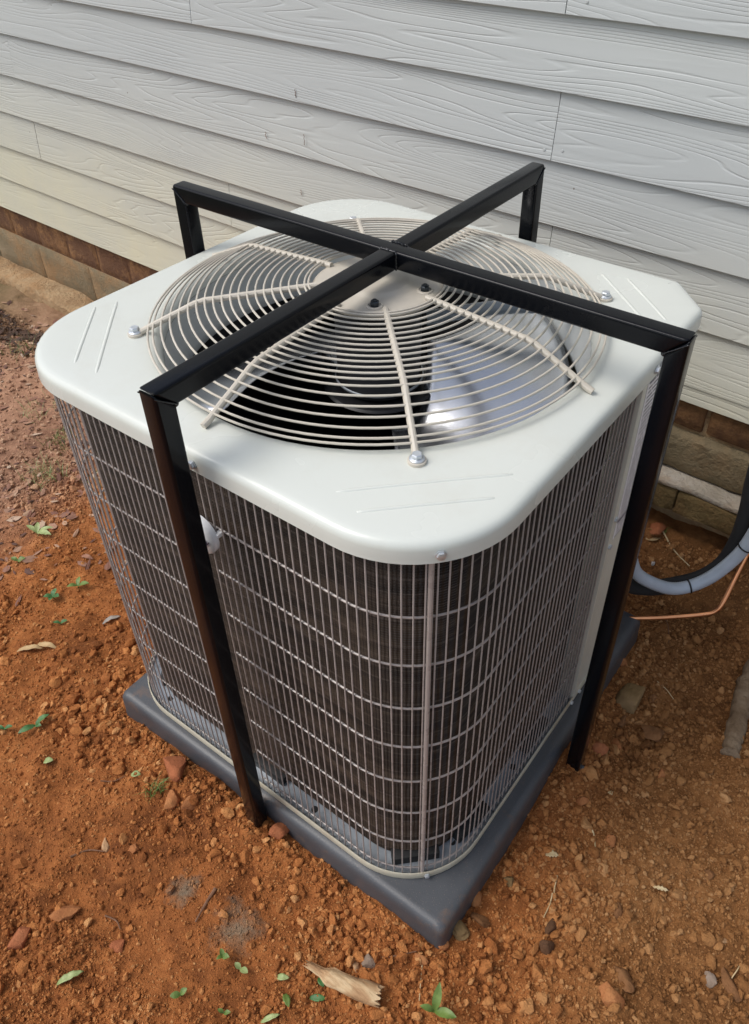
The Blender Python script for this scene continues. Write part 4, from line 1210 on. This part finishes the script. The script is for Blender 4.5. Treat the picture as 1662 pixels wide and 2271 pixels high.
seedling(-1.10, -.33, [(.6, .026, .018, .3), (3.0, .024, .016, .3)], .01, M_green, 'small green sprout below the pale rosette weed', 12)
seedling(-1.02, -.29, [(1.0, .024, .018, .3), (3.4, .024, .014, .3)], .01, M_green, 'small green sprout right of the other under the rosette weed', 13)
def tuft(x, y, n, L, label, seed, mat=M_green, spread=.02):
    e = empty('grass_tuft', (x, y, gzf(x, y))); tag(e, label, 'grass', 'grass tufts growing in the soil'); rr = random.Random(seed); mb = MB()
    for i in range(n):
        a = rr.uniform(0, 2*PI); bx, by = rr.uniform(-spread, spread), rr.uniform(-spread, spread); l = L*rr.uniform(.5, 1.1); k = rr.uniform(.4, 1.0); w = rr.uniform(.0007, .0014)
        d = Vector((math.cos(a), math.sin(a), 0)); s = Vector((-d.y, d.x, 0))*w; p0 = Vector((bx, by, -.003)); vs = []
        for j in range(5):
            t = j/4; c = p0 + d*l*k*t*t + Vector((0, 0, l*(t - .45*k*t*t))); vs += [c - s*(1 - t*.9), c + s*(1 - t*.9)]
        mb.add(vs, [(2*j, 2*j+1, 2*j+3, 2*j+2) for j in range(4)])
    o = mb.build('blades', mat, e, smooth=False); return e
tuft(-.207, -.522, 34, .040, 'small green grass tuft between clods in front of the pad', 1, M_green, .014)
tuft(-1.28, -.03, 60, .07, 'grass tuft on pale soil left of the unit', 2, M_pale, .05)
tuft(-1.40, .12, 50, .07, 'paler grass tuft behind the other on the far left soil', 3, M_green, .05)
tuft(-1.62, .20, 50, .05, 'mossy green grass patch at the far left edge', 4, M_pale, .06)
tuft(-1.10, .06, 40, .05, 'sparse grass tuft close to the left side of the unit', 5, M_pale, .05)
tuft(-2.02, .40, 40, .09, 'green weed tuft at the far left below the footing', 6, M_green, .06)
tuft(-1.85, .50, 30, .07, 'dark weed tuft nearest the footing at the left', 7, M_deep, .06)
tuft(.33, .715, 16, .02, 'tiny bright green tuft under the footing ledge', 8, M_green, .01)

# leaf litter on the left : too many to count
r = np.random.default_rng(8); mb = MB()
for i in range(4200):
    x = r.uniform(-2.9, -.62); y = r.uniform(-.55, .70)
    if x > -.9 and y < -.2: continue
    if r.random() > (.25 + .75*sstep(-.8, -1.6, x))*(.35 + .65*sstep(.38, .6, fbm(x*2.5, y*2.5, 2, 3))): continue
    L = r.uniform(.010, .045); Wd = L*r.uniform(.2, .6); a = r.uniform(0, 6.28); ca, sa = math.cos(a), math.sin(a)
    z = gzf(x, y) + .003; t1, t2 = r.uniform(-.25, .25, 2)
    vs = [(-1, 0, 0), (-.2, .5, .14), (.6, .4, .05), (1, 0, .2), (.5, -.42, .10), (-.3, -.5, .02)]
    P_ = []
    for u, v_, w in vs:
        lx, ly = u*L*.5, v_*Wd; P_.append((x + lx*ca - ly*sa, y + lx*sa + ly*ca, z + w*L*.5 + lx*t1 + ly*t2))
    mb.add(P_, [(0, 1, 2, 3), (0, 3, 4, 5)])
def m_litter():
    m, nt, b = mat_new('litter_mix'); geo = N(nt, 'ShaderNodeNewGeometry')
    rp = ramp(nt, [(0, (.07, .035, .025)), (.3, (.19, .08, .05)), (.6, (.33, .17, .11)), (.85, (.44, .27, .17)), (1, (.5, .38, .28))]); nt.links.new(geo.outputs['Random Per Island'], rp.inputs[0])
    nt.links.new(rp.outputs[0], b.inputs['Base Color']); inp(b, Roughness=.8); return m
o = mb.build('leaf_litter', m_litter(), None, smooth=False); tag(o, 'scattered dead leaves and bark bits on the soil at the left', 'leaf litter', kind='stuff')

# dark mulch drifted below the footing at the far left
mb = MB(); r = np.random.default_rng(18)
for i in range(1100):
    x = r.uniform(-3.0, -1.45); y = .60 - abs(r.normal())*.10 + .03*math.sin(x*9)
    L = r.uniform(.012, .05); Wd = L*r.uniform(.15, .45); a = r.uniform(0, 6.28); ca, sa = math.cos(a), math.sin(a); z = gzf(x, y) + r.uniform(.002, .012); t1, t2 = r.uniform(-.4, .4, 2)
    P_ = []
    for u, v_, w in [(-1, 0, 0), (-.2, .5, .14), (.6, .4, .05), (1, 0, .2), (.5, -.42, .10), (-.3, -.5, .02)]:
        lx, ly = u*L*.5, v_*Wd; P_.append((x + lx*ca - ly*sa, y + lx*sa + ly*ca, z + w*L*.5 + lx*t1 + ly*t2))
    mb.add(P_, [(0, 1, 2, 3), (0, 3, 4, 5)])
M_mulch = m_leaf('dark_mulch', (.03, .018, .012), (.12, .065, .04), .85)
o = mb.build('mulch', M_mulch, None, smooth=False); tag(o, 'dark rotting mulch drifted below the pale footing at the far left', 'mulch', kind='stuff')
